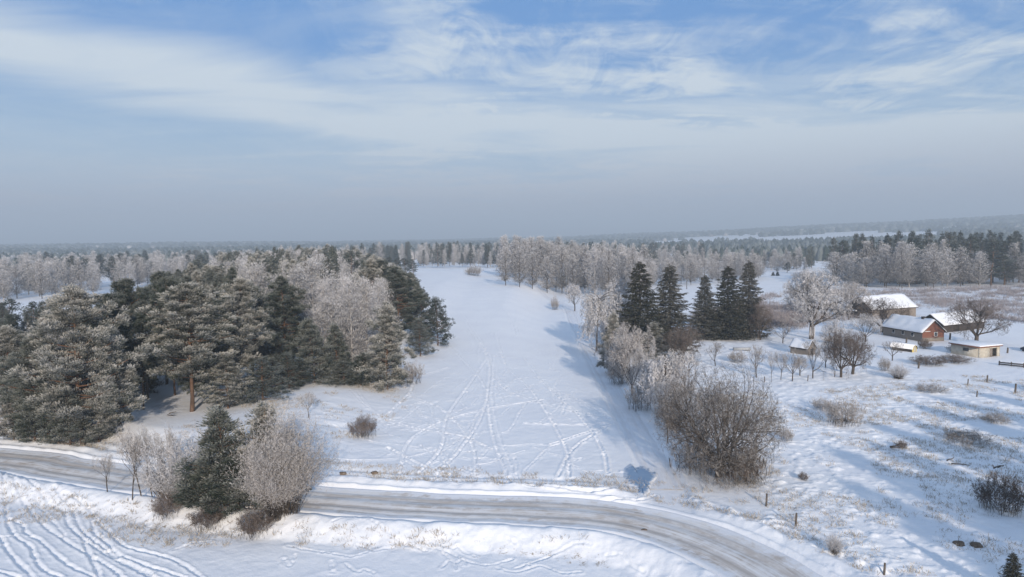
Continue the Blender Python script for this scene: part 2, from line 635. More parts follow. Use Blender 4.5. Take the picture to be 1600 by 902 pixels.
def mat_blue_patch():
    m_, N = new_mat('blue_to_white')
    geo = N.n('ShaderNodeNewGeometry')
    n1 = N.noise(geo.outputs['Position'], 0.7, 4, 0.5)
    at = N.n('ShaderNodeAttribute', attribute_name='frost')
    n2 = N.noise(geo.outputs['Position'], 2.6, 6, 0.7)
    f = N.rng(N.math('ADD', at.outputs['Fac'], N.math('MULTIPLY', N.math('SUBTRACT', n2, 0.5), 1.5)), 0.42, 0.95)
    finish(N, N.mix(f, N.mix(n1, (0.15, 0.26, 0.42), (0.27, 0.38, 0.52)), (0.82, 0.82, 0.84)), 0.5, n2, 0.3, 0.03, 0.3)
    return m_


M['bluish'] = mat_blue_patch()  # blue in the middle, snow-coloured towards the rim


# ------------------------------------------------------------------ ground: one sheet from under the camera to the hills
def build_ground():
    rs = list(np.geomspace(0.6, 44, 60))
    r = rs[-1]
    while r < 9300:
        dr = (0.30 if r < 160 else 0.45) * r * r / (24 * 692)
        dr = min(max(dr, 0.13), 0.011 * r)
        r += dr
        rs.append(r)
    rs = np.array(rs)
    an = np.concatenate([np.arange(-180, -60, 3.0), np.arange(-60, -41, 0.6), np.arange(-41, 41, 0.092), np.arange(41, 60, 0.6), np.arange(60, 180, 3.0)])
    na = len(an)
    ar = np.radians(an)
    RR, AA = np.meshgrid(rs, ar, indexing='ij')
    x = (RR * np.sin(AA)).ravel()
    y = (RR * np.cos(AA)).ravel()
    rr = RR.ravel()
    h = base_h(x, y)
    nearm = rr < 420
    D = np.full(x.shape, 999.0)
    s = np.ones(x.shape)
    Dl = np.full(x.shape, 999.0)
    hh, D[nearm], s[nearm], _, Dl[nearm] = road_h(x[nearm], y[nearm], h[nearm])
    h[nearm] = hh
    # small forms
    onroad = 1 - ss((D - 3.0) / 0.8)
    onlane = 1 - ss((Dl - 2.0) / 0.8)
    calm = (1 - onroad) * (1 - onlane)
    xm = x[nearm]
    ym = y[nearm]
    meadow = ss((xm - 19 - 0.02 * ym) / 6) * (1 - ss((ym - 170) / 60))
    yard = ss((xm - 62) / 14) * ss((ym - 100) / 14)
    meadow = meadow * (1 - 0.8 * yard)
    far_ok = 1 - ss((rr[nearm] - 260) / 100)
    micro = 0.06 * fbm(xm, ym, 3.0, 3, 21) + 0.065 * fbm(xm, ym, 0.9, 3, 23)
    hum = np.maximum(fbm(xm, ym, 0.9, 3, 61) + 0.06, 0) * 0.45 + np.maximum(fbm(xm, ym, 4.5, 2, 63), 0) * 0.25
    micro = micro + meadow * hum
    fl = (D[nearm] < 14) * (s[nearm] > 0)
    nearfield = (s[nearm] < 0) * ss((D[nearm] - 8) / 4) * (xm < 25)
    micro = micro + nearfield * 0.05 * fbm(xm, ym, 0.6, 3, 33)
    micro = micro * (calm[nearm]) * far_ok
    # the slope between wood and field is ribbed by wind and grass
    dune = gauss(xm, -24, 9) * gauss(ym, 88, 14)
    micro = micro + dune * 0.35 * fbm(xm * 1.0 + ym * 0.4, ym * 2.2, 4.0, 3, 41)
    # trails
    dep = np.zeros(xm.shape)

    def carve(line, width, depth, step=None, rim=0.6, seed=0):
        L = line
        bx0, by0 = L.min(0) - 2
        bx1, by1 = L.max(0) + 2
        idx = np.nonzero((xm > bx0) & (xm < bx1) & (ym > by0) & (ym < by1))[0]
        if not len(idx):
            return
        dd, sg, arc = seg_dist(xm[idx], ym[idx], L)
        k = dd < width * 4
        idx = idx[k]
        dd = dd[k]
        arc = arc[k]
        dd = np.abs(dd + 0.25 * width * (vnoise(xm[idx] * 2.2, ym[idx] * 2.2, seed) - 0.5) * 2)
        amp = 0.7 + 0.6 * vnoise(arc * 1.3, arc * 0, seed + 3)
        if step:
            # prints and kicked-up crumbs: a speckle of small pits and lumps along the line
            q = fbm(xm[idx], ym[idx], 0.5, 2, seed) * 2.0
            bead = 0.75 + 0.5 * np.sin(arc * 2 * math.pi / step + seed)
            new = depth * 1.1 * (q + 0.12) * bead * amp * np.exp(-(dd / (width * 1.0)) ** 2)
            new = new + depth * 0.55 * (np.exp(-((dd - width * 1.0) / (width * 0.5)) ** 2) - 1.2 * np.exp(-(dd / (width * 0.6)) ** 2))
            cur = dep[idx]
            dep[idx] = np.where(np.abs(new) > np.abs(cur), new, cur)
            return
        prof = -depth * np.exp(-(dd / (width * 0.5)) ** 2) + depth * rim * np.exp(-((dd - width * 0.85) / (width * 0.35)) ** 2)
        cur = dep[idx]
        new = prof * amp + depth * 0.9 * fbm(xm[idx], ym[idx], 0.4, 2, seed + 9) * np.exp(-(dd / (width * 1.3)) ** 2)
        dep[idx] = np.where(np.abs(new) > np.abs(cur), new, cur)

    ZL = -0.8
    near_tracks = [
        [(6, 752), (9, 790), (12, 814), (22, 836), (46, 852), (54, 870), (66, 888), (94, 902)],
        [(18, 758), (34, 780), (50, 800), (68, 820), (96, 840), (124, 858), (148, 872), (172, 886), (194, 904)],
        [(44, 764), (68, 782), (84, 792), (100, 800), (106, 818), (124, 836), (140, 848), (172, 868), (210, 888), (240, 904)],
        [(84, 776), (112, 796), (122, 818), (136, 836), (160, 854), (190, 874), (230, 894), (250, 906)],
        [(100, 782), (128, 792), (144, 800), (148, 810), (164, 824), (180, 840), (192, 852), (220, 860), (260, 870), (290, 884), (318, 904)],
        [(144, 812), (148, 832), (166, 846), (180, 862), (210, 876), (250, 890), (290, 902)],
        [(14, 810), (36, 820), (40, 832), (60, 842), (80, 860), (104, 880), (136, 896), (156, 904)],
        [(0, 838), (12, 860), (26, 876), (44, 894), (60, 910)],
        [(-30, 832), (0, 838), (24, 838)],
        [(-30, 890), (0, 893), (30, 902)],
        [(132, 846), (140, 868), (152, 890), (156, 906)],
    ]
    for i, t in enumerate(near_tracks):
        L = smooth_line([flat(*p, ZL) for p in t], 5)
        carve(L, 0.30, 0.13, None, 0.55, 100 + i)
    for i, t in enumerate([[(52, 774), (68, 798), (88, 820), (104, 840)], [(104, 840), (136, 842), (160, 838)], [(195, 840), (210, 828), (235, 822)], [(270, 860), (300, 848), (330, 846)]]):
        carve(smooth_line([flat(*p, ZL) for p in t], 5), 0.22, 0.10, 0.5, 0.8, 130 + i)

    trails = [
        [(655, 420), (690, 445), (712, 480), (752, 540), (765, 575), (762, 620), (770, 680), (792, 742)],
        [(655, 470), (700, 500), (745, 530), (762, 552)],
        [(700, 430), (740, 455), (780, 475), (798, 500), (806, 524)],
        [(690, 445), (735, 452), (800, 470), (850, 490)],
        [(765, 585), (800, 615), (870, 638), (940, 655), (985, 668)],
        [(835, 590), (880, 620), (930, 640), (962, 662)],
        [(820, 662), (900, 664), (962, 660)],
        [(860, 695), (920, 675), (958, 664)],
        [(872, 745), (898, 700), (948, 668)],
        [(590, 650), (650, 670), (720, 682), (768, 702)],
        [(606, 648), (640, 615), (655, 590), (700, 575)],
        [(680, 744), (722, 700), (757, 640), (768, 560)],
        [(606, 700), (660, 728), (720, 746)],
        [(820, 560), (850, 600), (905, 650), (940, 700), (950, 740)],
        [(775, 520), (790, 570), (830, 610), (880, 690), (890, 745)],
        [(655, 740), (690, 700), (700, 650), (735, 600), (762, 560)],
        [(625, 740), (640, 690), (690, 660), (760, 640), (850, 625)],
        [(640, 620), (690, 640), (735, 690), (745, 742)],
        [(660, 560), (700, 545), (750, 550), (790, 560)],
        [(650, 500), (680, 520), (740, 580), (760, 610)],
        [(700, 432), (760, 436), (840, 462)],
        [(655, 432), (700, 436), (740, 434)],
    ]
    for i, t in enumerate(trails):
        pts = [hit(*p)[:2] for p in t]
        carve(smooth_line(pts, 6), 0.27, 0.16, 0.75, 1.0, 200 + i)
        if i in (0, 2, 3, 4, 5, 20):
            carve(smooth_line(pts, 6) + 0.7, 0.26, 0.11, 0.7, 1.0, 240 + i)
    rg = random.Random(4)
    for i in range(95):
        a = rg.uniform(600, 930)
        b = rg.uniform(450, 745)
        pts = [(a, b)]
        dx = rg.uniform(-1, 1)
        dy = rg.uniform(-0.6, 0.6)
        for k in range(6):
            a += dx * 30 + rg.uniform(-10, 10)
            b += dy * 24 + rg.uniform(-6, 6)
            dx += rg.uniform(-0.35, 0.35)
            dy += rg.uniform(-0.3, 0.3)
            pts.append((a, max(430, min(b, 750))))
        wp = [hit(*p)[:2] for p in pts]
        if max(p[0] for p in wp) > 13:
            continue
        carve(smooth_line(wp, 5), 0.21, 0.10, 0.7, 1.0, 300 + i)
    for i in range(15):                       # animal and boot prints in the near field
        a = rg.uniform(430, 1050)
        b = rg.uniform(850, 900)
        pts = [(a, b)]
        dx = rg.uniform(-1, 1)
        for k in range(4):
            a += dx * 34 + rg.uniform(-8, 8)
            b += rg.uniform(-14, 16)
            pts.append((a, b))
        carve(smooth_line([flat(*p, ZL) for p in pts], 5), 0.20, 0.09, 0.55, 0.8, 400 + i)
    # ruts that swing out of the lane onto the road
    for i, t in enumerate([[(700, 757), (820, 762), (930, 772), (972, 768)], [(900, 784), (965, 782), (1000, 783), (1024, 772)]]):
        carve(smooth_line([flat(*p) for p in t], 5), 0.34, 0.17, None, 0.8, 500 + i)
    micro = micro + dep * (1 - onroad[nearm]) * (1 - onlane[nearm] * 0.7)
    h[nearm] += micro

    # how much dry grass stands through the snow
    g = np.zeros(x.shape)
    gm = meadow * 0.55 * ss((vnoise(xm / 9, ym / 9, 3) - 0.25) / 0.4)
    gm += 0.75 * gauss(D[nearm], 7.2, 2.2) * (s[nearm] < 0) * ss((vnoise(xm / 5, ym / 5, 8) - 0.2) / 0.4) * (1 - ss((xm - 16) / 6))
    gm += 0.75 * gauss(D[nearm], 9, 3) * (s[nearm] > 0) * ss((-xm - 20) / 8)
    gm += 0.6 * dune * ss((vnoise(xm / 3, ym / 3, 12) - 0.3) / 0.4)
    gm += 0.55 * gauss(D[nearm], 9, 3) * (s[nearm] > 0) * ss((xm - 16) / 5)
    gm += 0.35 * gauss(Dl[nearm], 4.5, 1.5) * (ym > 75)
    g[nearm] = np.clip(gm, 0, 1) * (1 - onroad[nearm])
    brushz = ss((y - 190) / 30) * (1 - ss((y - 330) / 20)) * ss((x - 60) / 40)
    g = np.maximum(g, 0.7 * brushz)
    nr = len(rs)
    i = np.arange(nr - 1)[:, None] * na
    j = np.arange(na)[None, :]
    j2 = (j + 1) % na
    Fq = np.stack([i + j, i + na + j, i + na + j2, i + j2], -1).reshape(-1, 4)
    G = Geo()
    G.add(np.stack([x, y, h], 1), Fq, g)
    c = G.n
    G.add([[0, 0, float(h[:na].mean())]], np.zeros((0, 3), int), 0)
    tri = np.stack([np.arange(na), (np.arange(na) + 1) % na, np.full(na, c)], 1)[:, ::-1]
    G.f.append(tri)
    G.m.append(np.zeros(na))
    G.f = [f for f in G.f if len(f)]
    G.m = [m_ for m_ in G.m if len(m_)]
    me = G.mesh('snowy_ground', M['snow'], True)
    o = link('snowy_ground', me)
    tag(o, kind='structure')
    return o


ground = build_ground()


def strip(name, line, half, mat, prof, lift, step=0.5, across=26, trim=None):
    L = line
    seg = np.hypot(*np.diff(L, axis=0).T)
    arc = np.concatenate([[0], np.cumsum(seg)])
    if trim:
        a0, a1 = trim
    else:
        a0, a1 = 0, arc[-1]
    t = np.arange(a0, a1, step)
    cx = np.interp(t, arc, L[:, 0])
    cy = np.interp(t, arc, L[:, 1])
    k = max(3, int(4 / step))
    ker = np.ones(k) / k
    tx = np.gradient(cx)
    ty = np.gradient(cy)
    tx = np.convolve(np.pad(tx, k, mode='edge'), ker, 'same')[k:-k]
    ty = np.convolve(np.pad(ty, k, mode='edge'), ker, 'same')[k:-k]
    l = np.hypot(tx, ty)
    nx, ny = -ty / l, tx / l
    u = np.linspace(-half, half, across)
    wob = 0.35 * (vnoise(t / 3.0, t * 0, 5) - 0.5)
    Xg = cx[:, None] + nx[:, None] * (u[None] * (1 + wob[:, None] * 0.3))
    Yg = cy[:, None] + ny[:, None] * (u[None] * (1 + wob[:, None] * 0.3))
    hb = base_h(Xg.ravel(), Yg.ravel())
    if lift is None:
        D = np.abs(u)[None].repeat(len(t), 0).ravel()
        Zg = hb * 0 + 0.0
        Zg = height(Xg.ravel(), Yg.ravel()) * (1 - (1 - ss((D - 2.6) / 0.9))) * 0
        Zg = Zg.reshape(Xg.shape)
    else:
        Zg = (road_h(Xg.ravel(), Yg.ravel(), hb)[0] + lift).reshape(Xg.shape)
    Zg = Zg + prof(u)[None] + 0.05 * fbm(Xg, Yg, 2.0, 3, 3)
    V = np.stack([Xg.ravel(), Yg.ravel(), Zg.ravel()], 1)
    n, m_ = Xg.shape
    i = np.arange(n - 1)[:, None] * m_
    j = np.arange(m_ - 1)[None]
    Fq = np.stack([i + j, i + j + 1, i + m_ + j + 1, i + m_ + j], -1).reshape(-1, 4)[:, ::-1]
    G = Geo()
    G.add(V, Fq, 0)
    me = G.mesh(name, mat, True)
    uv = me.uv_layers.new(name='UVMap')
    U = np.tile(u, n)
    Tt = np.repeat(t, m_)
    li = np.empty(len(me.loops), np.int32)
    me.loops.foreach_get('vertex_index', li)
    uv.data.foreach_set('uv', np.stack([U[li], Tt[li]], 1).ravel())
    o = link(name, me)
    tag(o, kind='structure')
    return o


strip('road', ROAD, 3.45, M['road'],
      lambda u: -0.06 * gauss(np.abs(u), 1.0, 0.35) - 0.05 * gauss(np.abs(u), 2.1, 0.25) + 0.05 * gauss(u, 0, 0.4) + 0.07 * ss((np.abs(u) - 2.5) / 0.7) - 0.28 * ss((np.abs(u) - 3.2) / 0.25), None, 0.4, 44)
strip('lane', LANE, 1.65, M['lane'],
      lambda u: -0.05 * gauss(np.abs(u), 0.8, 0.22) + 0.015 * gauss(u, 0, 0.4) - 0.10 * ss((np.abs(u) - 1.3) / 0.35), 0.11, 0.4, 30, trim=(5.0, 330))

# irregular blue patch where the lane meets the road, fading to near-white outwards
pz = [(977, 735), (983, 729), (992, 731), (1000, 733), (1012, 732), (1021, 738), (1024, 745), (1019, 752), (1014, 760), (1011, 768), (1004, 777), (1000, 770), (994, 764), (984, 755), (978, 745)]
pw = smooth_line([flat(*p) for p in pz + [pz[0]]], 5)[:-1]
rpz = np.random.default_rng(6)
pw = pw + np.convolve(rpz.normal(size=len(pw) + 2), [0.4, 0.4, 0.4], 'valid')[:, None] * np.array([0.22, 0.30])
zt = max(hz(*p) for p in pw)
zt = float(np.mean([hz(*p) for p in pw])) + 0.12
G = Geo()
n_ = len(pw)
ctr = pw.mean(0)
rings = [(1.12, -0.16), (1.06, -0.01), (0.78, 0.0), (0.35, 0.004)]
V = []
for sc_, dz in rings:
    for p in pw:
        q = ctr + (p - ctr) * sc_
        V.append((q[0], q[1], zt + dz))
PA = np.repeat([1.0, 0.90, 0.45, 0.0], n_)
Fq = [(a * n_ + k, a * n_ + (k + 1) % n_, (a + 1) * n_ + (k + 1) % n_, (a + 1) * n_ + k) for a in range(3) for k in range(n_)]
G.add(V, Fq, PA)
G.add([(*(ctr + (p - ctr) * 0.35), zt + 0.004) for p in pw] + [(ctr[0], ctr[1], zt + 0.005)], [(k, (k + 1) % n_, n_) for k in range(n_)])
tag(link('blue_patch', G.mesh('blue_patch', M['bluish'], True)), kind='structure')


# ------------------------------------------------------------------ trees
def rnd_dir(rg, n):
    v = rg.normal(size=(n, 3))
    return v / np.linalg.norm(v, axis=1)[:, None]


def wobble_line(p0, p1, n, amp, rg, sag=0.0):
    t = np.linspace(0, 1, n)[:, None]
    P = p0 * (1 - t) + p1 * t
    off = np.cumsum(rg.normal(size=(n, 3)), 0) * amp
    off -= off[0]
    off *= (t * (1.2 - t))
    P = P + off
    P[:, 2] += sag * (4 * t[:, 0] * (1 - t[:, 0]))
    return P


def clump_blades(G, C, rad, per, L, W, rg, up=0.5, fr=(0.0, 1.0), out=None, flat_=0.7, mat=0):
    """sprays of needles: per blades round every clump centre"""
    n = len(C)
    cen = np.repeat(C, per, 0)
    kc = rg.uniform(-0.28, 0.24, n)
    rr = np.repeat(np.broadcast_to(rad, (n,)), per)
    d = rnd_dir(rg, n * per)
    d[:, 2] *= flat_
    P = cen + d * rr[:, None] * rg.uniform(0.15, 0.95, (n * per, 1))
    dd = d + np.array([0, 0, up])
    if out is not None:
        dd = dd + np.repeat(out, per, 0) * 0.9
    k = np.repeat(kc, per) + rg.uniform(-0.08, 0.08, n * per)
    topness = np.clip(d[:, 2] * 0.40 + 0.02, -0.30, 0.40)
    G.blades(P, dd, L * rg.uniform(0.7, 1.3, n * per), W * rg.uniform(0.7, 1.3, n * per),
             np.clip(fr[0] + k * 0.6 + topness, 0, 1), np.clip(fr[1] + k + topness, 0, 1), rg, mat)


def make_pine(seed, H=18, Wd=8, cb=0.34, per=34, nb=70, cone=0.0, L=0.36, Wb=0.085, crad=0.5, sub=3, cmul=1.0):
    """Scots pine: bare orange trunk, upswept limbs, cushions of rimed needles"""
    rg = np.random.default_rng(seed)
    T = Geo()
    lean = rg.normal(size=2) * 0.02 * H
    n = 10
    tz = np.linspace(0, H * 0.97, n)
    tp = np.stack([lean[0] * (tz / H) ** 2 + rg.normal(size=n) * 0.05, lean[1] * (tz / H) ** 2 + rg.normal(size=n) * 0.05, tz], 1)
    tp[0, 2] = -0.4
    T.tube(tp, np.interp(tz, [0, 0.1 * H, H], [0.0125 * H, 0.0095 * H, 0.03]), 7)
    C = []
    O = []
    for i in range(nb):
        f = cb + (0.985 - cb) * ((i + rg.uniform(0, 1)) / nb) ** 0.92
        u = (f - cb) / (1 - cb)
        if cone:
            prof = (1 - u) ** 0.85 * 0.96 + 0.06
            prof *= min(1.0, 0.75 + u * 2.2)
        else:
            prof = math.sin(math.pi * min(1, 0.16 + 0.84 * u) ** 0.80) ** 0.85 if u < 0.985 else 0.1
            prof = max(prof, 0.10)
        a = i * 2.39996 + rg.uniform(-0.5, 0.5)
        ln = Wd / 2 * prof * rg.uniform(0.50, 1.22)
        p0 = np.array([np.interp(f * H, tz, tp[:, 0]), np.interp(f * H, tz, tp[:, 1]), f * H])
        rise = ln * (rg.uniform(0.0, 0.65) + 0.22 * u)
        p1 = p0 + np.array([math.cos(a) * ln, math.sin(a) * ln, rise])
        Lb = wobble_line(p0, p1, 5, 0.10, rg, -0.06 * ln)
        T.tube(Lb, np.linspace(0.018 + 0.020 * ln, 0.012, 5), 4)
        m = max(2, int((1.6 + ln * 2.1) * cmul))
        tt = rg.uniform(0.20, 1.0, m) ** 0.70
        P = np.stack([np.interp(tt, np.linspace(0, 1, 5), Lb[:, k]) for k in range(3)], 1)
        P += rg.normal(size=P.shape) * np.array([0.26, 0.26, 0.26]) * (0.4 + 0.25 * ln)
        C.append(P)
        od = np.array([math.cos(a), math.sin(a), 0.45])
        O.append(np.tile(od, (m, 1)))
    C = np.concatenate(C)
    O = np.concatenate(O)
    G = Geo()
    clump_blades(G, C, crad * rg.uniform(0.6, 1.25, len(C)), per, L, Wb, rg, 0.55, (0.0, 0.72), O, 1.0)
    return T, G


def make_spruce(seed, H=18, Wd=7, nl=34, L=0.45, Wb=0.11, per=1.0):
    """Norway spruce: tiers of drooping boughs with hanging twigs"""
    rg = np.random.default_rng(seed)
    T = Geo()
    tz = np.linspace(-0.4, H, 8)
    T.tube(np.stack([rg.normal(size=8) * 0.03, rg.normal(size=8) * 0.03, tz], 1), np.interp(tz, [0, H], [0.014 * H, 0.02]), 7)
    G = Geo()
    for i in range(nl):
        f = 0.06 + 0.92 * (i / nl)
        u = 1 - f
        nb = int(6 + 7 * u)
        a0 = rg.uniform(0, 6.28)
        for k in range(nb):
            a = a0 + k * 2 * math.pi / nb + rg.uniform(-0.3, 0.3)
            ln = (Wd / 2 * (u ** 0.80) * rg.uniform(0.45, 1.22) + 0.12) * (1 if f > 0.12 else 0.8)
            p0 = np.array([0, 0, f * H + rg.uniform(-0.2, 0.2)])
            p1 = p0 + np.array([math.cos(a) * ln, math.sin(a) * ln, -ln * rg.uniform(0.22, 0.45) + 0.5 * (1 - u)])
            Lb = wobble_line(p0, p1, 5, 0.05, rg, -0.05 * ln)
            Lb[-1, 2] += 0.10 * ln
            T.tube(Lb, np.linspace(0.035, 0.01, 5), 3)
            m = int((8 + ln * 17) * per)
            t = rg.uniform(0.12, 1.0, m) ** 0.8
            P = np.stack([np.interp(t, np.linspace(0, 1, 5), Lb[:, q]) for q in range(3)], 1)
            side = np.array([-math.sin(a), math.cos(a), 0])
            sw = rg.uniform(-1, 1, m)[:, None] * 0.34 * ln * (1.1 - t[:, None]) * 0.9
            P = P + side * sw * 0.8
            P[:, 2] -= np.abs(sw[:, 0]) * 0.25
            out = np.array([math.cos(a), math.sin(a), 0])
            D = out[None] * rg.uniform(0.2, 0.9, (m, 1)) + side * np.sign(sw) * rg.uniform(0.0, 0.7, (m, 1))
            D[:, 2] -= rg.uniform(0.1, 1.1, m)
            fr = np.clip(rg.normal(0.34, 0.26, m) + rg.uniform(-0.1, 0.15), 0, 1)
            G.blades(P, D, L * rg.uniform(0.7, 1.5, m), Wb * rg.uniform(0.7, 1.4, m), fr * 0.5, fr, rg)
    m = 60
    P = np.zeros((m, 3))
    P[:, 2] = H * rg.uniform(0.94, 1.0, m)
    D = rnd_dir(rg, m) + np.array([0, 0, 0.8])
    G.blades(P, D, 0.35, 0.08, 0.1, 0.5, rg)
    return T, G


def make_bare(seed, H=10, Wd=10, fork=0.15, nlimb=7, kids=(5, 5, 4), twigs=5, twigL=0.5, twigW=0.03, r0=0.30, droop=0.0, upright=0.5,
              fr_br=0.1, fr_tw=(0.2, 0.9), lead=True, thin=1.0, spread=0.9, wide=1.15):
    """broadleaf in winter: trunk, limbs, branches and rimed twigs"""
    rg = np.random.default_rng(seed)
    T = Geo()
    G = Geo()
    tips = []

    def grow(p, d, ln, r, lev):
        n = 5
        pts = [p]
        dd = d.copy()
        for i in range(n):
            dd = dd + rg.normal(size=3) * 0.13
            dd[2] += upright * 0.10 if lev < 2 else (upright * 0.05 - droop * 0.30)
            dd /= np.linalg.norm(dd)
            pts.append(pts[-1] + dd * ln / n)
        pts = np.array(pts)
        rad = np.linspace(r, r * 0.45, n + 1)
        sides = (7, 5, 4, 3, 3)[min(lev, 4)]
        if lev <= 2:
            T.tube(pts, rad, sides)
        else:
            G.tube(pts, rad, 3, fr_br)
        if lev >= len(kids):
            tips.append((pts, ln))
            return
        k = kids[lev]
        for j in range(k):
            f = 0.28 + 0.72 * (j + rg.uniform(0.2, 1.0)) / k
            f = min(f, 1.0)
            q = np.array([np.interp(f, np.linspace(0, 1, n + 1), pts[:, c]) for c in range(3)])
            tdir = pts[min(n, int(f * n) + 1 if f < 1 else n)] - pts[max(0, int(f * n) - 1)]
            tdir = tdir / np.linalg.norm(tdir)
            s = rnd_dir(rg, 1)[0]
            s -= s.dot(tdir) * tdir
            s /= np.linalg.norm(s)
            ang = rg.uniform(0.35, 0.95) * spread
            nd = tdir * math.cos(ang) + s * math.sin(ang)
            grow(q, nd, ln * rg.uniform(0.50, 0.74), max(r * (1 - 0.5 * f) * rg.uniform(0.42, 0.62), 0.009 * thin), lev + 1)
        if lev == 0 or lev == 1:
            pass

    hf = fork * H
    base = np.array([0, 0, -0.4])
    tp = np.array([rg.normal() * 0.1, rg.normal() * 0.1, max(hf, 0.1)])
    T.tube(wobble_line(base, tp, 5, 0.03, rg), np.linspace(r0 * 1.35, r0, 5), 9)
    for i in range(nlimb):
        a = i * 2 * math.pi / nlimb + rg.uniform(-0.35, 0.35)
        ti = rg.uniform(0.25, wide) if not (lead and i == 0) else 0.05
        d = np.array([math.cos(a) * math.sin(ti), math.sin(a) * math.sin(ti), math.cos(ti)])
        q = tp - np.array([0, 0, rg.uniform(0, 0.35) * hf])
        grow(q, d, H * rg.uniform(0.36, 0.50), r0 * (rg.uniform(0.26, 0.46) if nlimb > 11 else rg.uniform(0.38, 0.60)), 0)
    # twigs at the ends
    P = []
    D = []
    for pts, ln in tips:
        t = rg.uniform(0.0, 1.0, twigs)
        q = np.stack([np.interp(t, np.linspace(0, 1, len(pts)), pts[:, c]) for c in range(3)], 1)
        tdir = (pts[-1] - pts[0]) / (np.linalg.norm(pts[-1] - pts[0]) + 1e-6)
        d = tdir[None] * 0.9 + rnd_dir(rg, twigs) * 0.85
        d[:, 2] -= droop * 1.1
        P.append(q)
        D.append(d)
    P = np.concatenate(P)
    D = np.concatenate(D)
    m = len(P)
    k = np.clip(rg.normal(0, 0.18, m), -0.4, 0.4)
    hh = np.clip((P[:, 2] / H) * 0.5 - 0.2, -0.1, 0.3)
    G.blades(P, D, twigL * rg.uniform(0.6, 1.5, m), twigW * rg.uniform(0.7, 1.4, m), np.clip(fr_tw[0] + k + hh, 0, 1), np.clip(fr_tw[1] + k + hh, 0, 1), rg)
    # bring to the asked size
    allv = np.concatenate(G.v)
    sx = Wd / 2 / np.percentile(np.hypot(allv[:, 0], allv[:, 1]), 90)
    sz = H / np.percentile(allv[:, 2], 97)
    for g_ in (T, G):
        for v in g_.v:
            v[:, 0] *= sx
            v[:, 1] *= sx
            v[:, 2] *= sz
            # keep the crown inside a rounded outline
            c_ = np.array([0, 0, 0.54 * H])
            e = (v - c_) / np.array([Wd / 2, Wd / 2, 0.48 * H])
            re_ = np.linalg.norm(e, axis=1)
            up_ = v[:, 2] > 0.12 * H
            k_ = np.where(re_ > 0.95, (0.95 + (re_ - 0.95) * 0.35) / np.maximum(re_, 1e-6), 1.0)
            v[:, 2] = np.where(up_, c_[2] + (v[:, 2] - c_[2]) * k_, v[:, 2])
            v[:, :2] *= k_[:, None]
    return T, G


def make_rimed(seed, H=18, Wd=8, cb=0.18, nl=60, per=60, L=0.7, Wb=0.10, shape='oval', droop=0.0, stem=0.13, fr=(0.25, 0.9), limbs=22, lr=1.0):
    """tall rimed birch or alder: a stem, rising limbs and a loose cloud of frosted sprays"""
    rg = np.random.default_rng(seed)
    T = Geo()
    n = 8
    tz = np.linspace(-0.4, H * 0.93, n)
    tp = np.stack([np.cumsum(rg.normal(size=n)) * 0.06, np.cumsum(rg.normal(size=n)) * 0.06, tz], 1)
    T.tube(tp, np.linspace(stem * H / 14, 0.03, n), 6)

    def rad(u):
        if shape == 'oval':
            return math.sin(math.pi * min(1, 0.10 + 0.88 * u) ** 0.85) ** 0.75
        if shape == 'spire':
            return (1 - u) ** 0.6 * min(1, 0.45 + 2.2 * u)
        if shape == 'round':
            return math.sqrt(max(0, 1 - (2 * u - 0.9) ** 2 * 0.95)) if u < 0.99 else 0.15
        return 1
    C = []
    O = []
    for i in range(nl):
        u = ((i + rg.uniform(0, 1)) / nl)
        f = cb + (1 - cb) * u
        a = i * 2.39996 + rg.uniform(-0.6, 0.6)
        r_ = Wd / 2 * rad(u) * rg.uniform(0.35, 1.12) * lr
        z0 = max(cb * 0.7, f - 0.10 - 0.22 * r_ / (Wd / 2)) * H
        p1 = np.array([math.cos(a) * r_, math.sin(a) * r_, f * H])
        p0 = np.array([np.interp(z0, tz, tp[:, 0]), np.interp(z0, tz, tp[:, 1]), z0])
        if i % max(1, nl // limbs) == 0:
            T.tube(wobble_line(p0, p1, 5, 0.10, rg, 0.15), np.linspace(0.06 * H / 16, 0.015, 5), 4)
        k = 4
        t = np.linspace(0.45, 1.0, k)[:, None]
        q = p0 * (1 - t) + p1 * t + rg.normal(size=(k, 3)) * 0.22 * Wd / 8
        C.append(q)
        O.append(np.tile([math.cos(a) * 0.5, math.sin(a) * 0.5, 0.8 - droop * 2.2], (k, 1)))
    C = np.concatenate(C)
    O = np.concatenate(O)
    G = Geo()
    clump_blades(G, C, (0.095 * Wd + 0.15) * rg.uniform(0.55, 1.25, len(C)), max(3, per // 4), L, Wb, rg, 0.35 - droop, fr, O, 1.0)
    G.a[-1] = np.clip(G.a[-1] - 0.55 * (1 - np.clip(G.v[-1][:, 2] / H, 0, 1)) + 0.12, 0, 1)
    return T, G


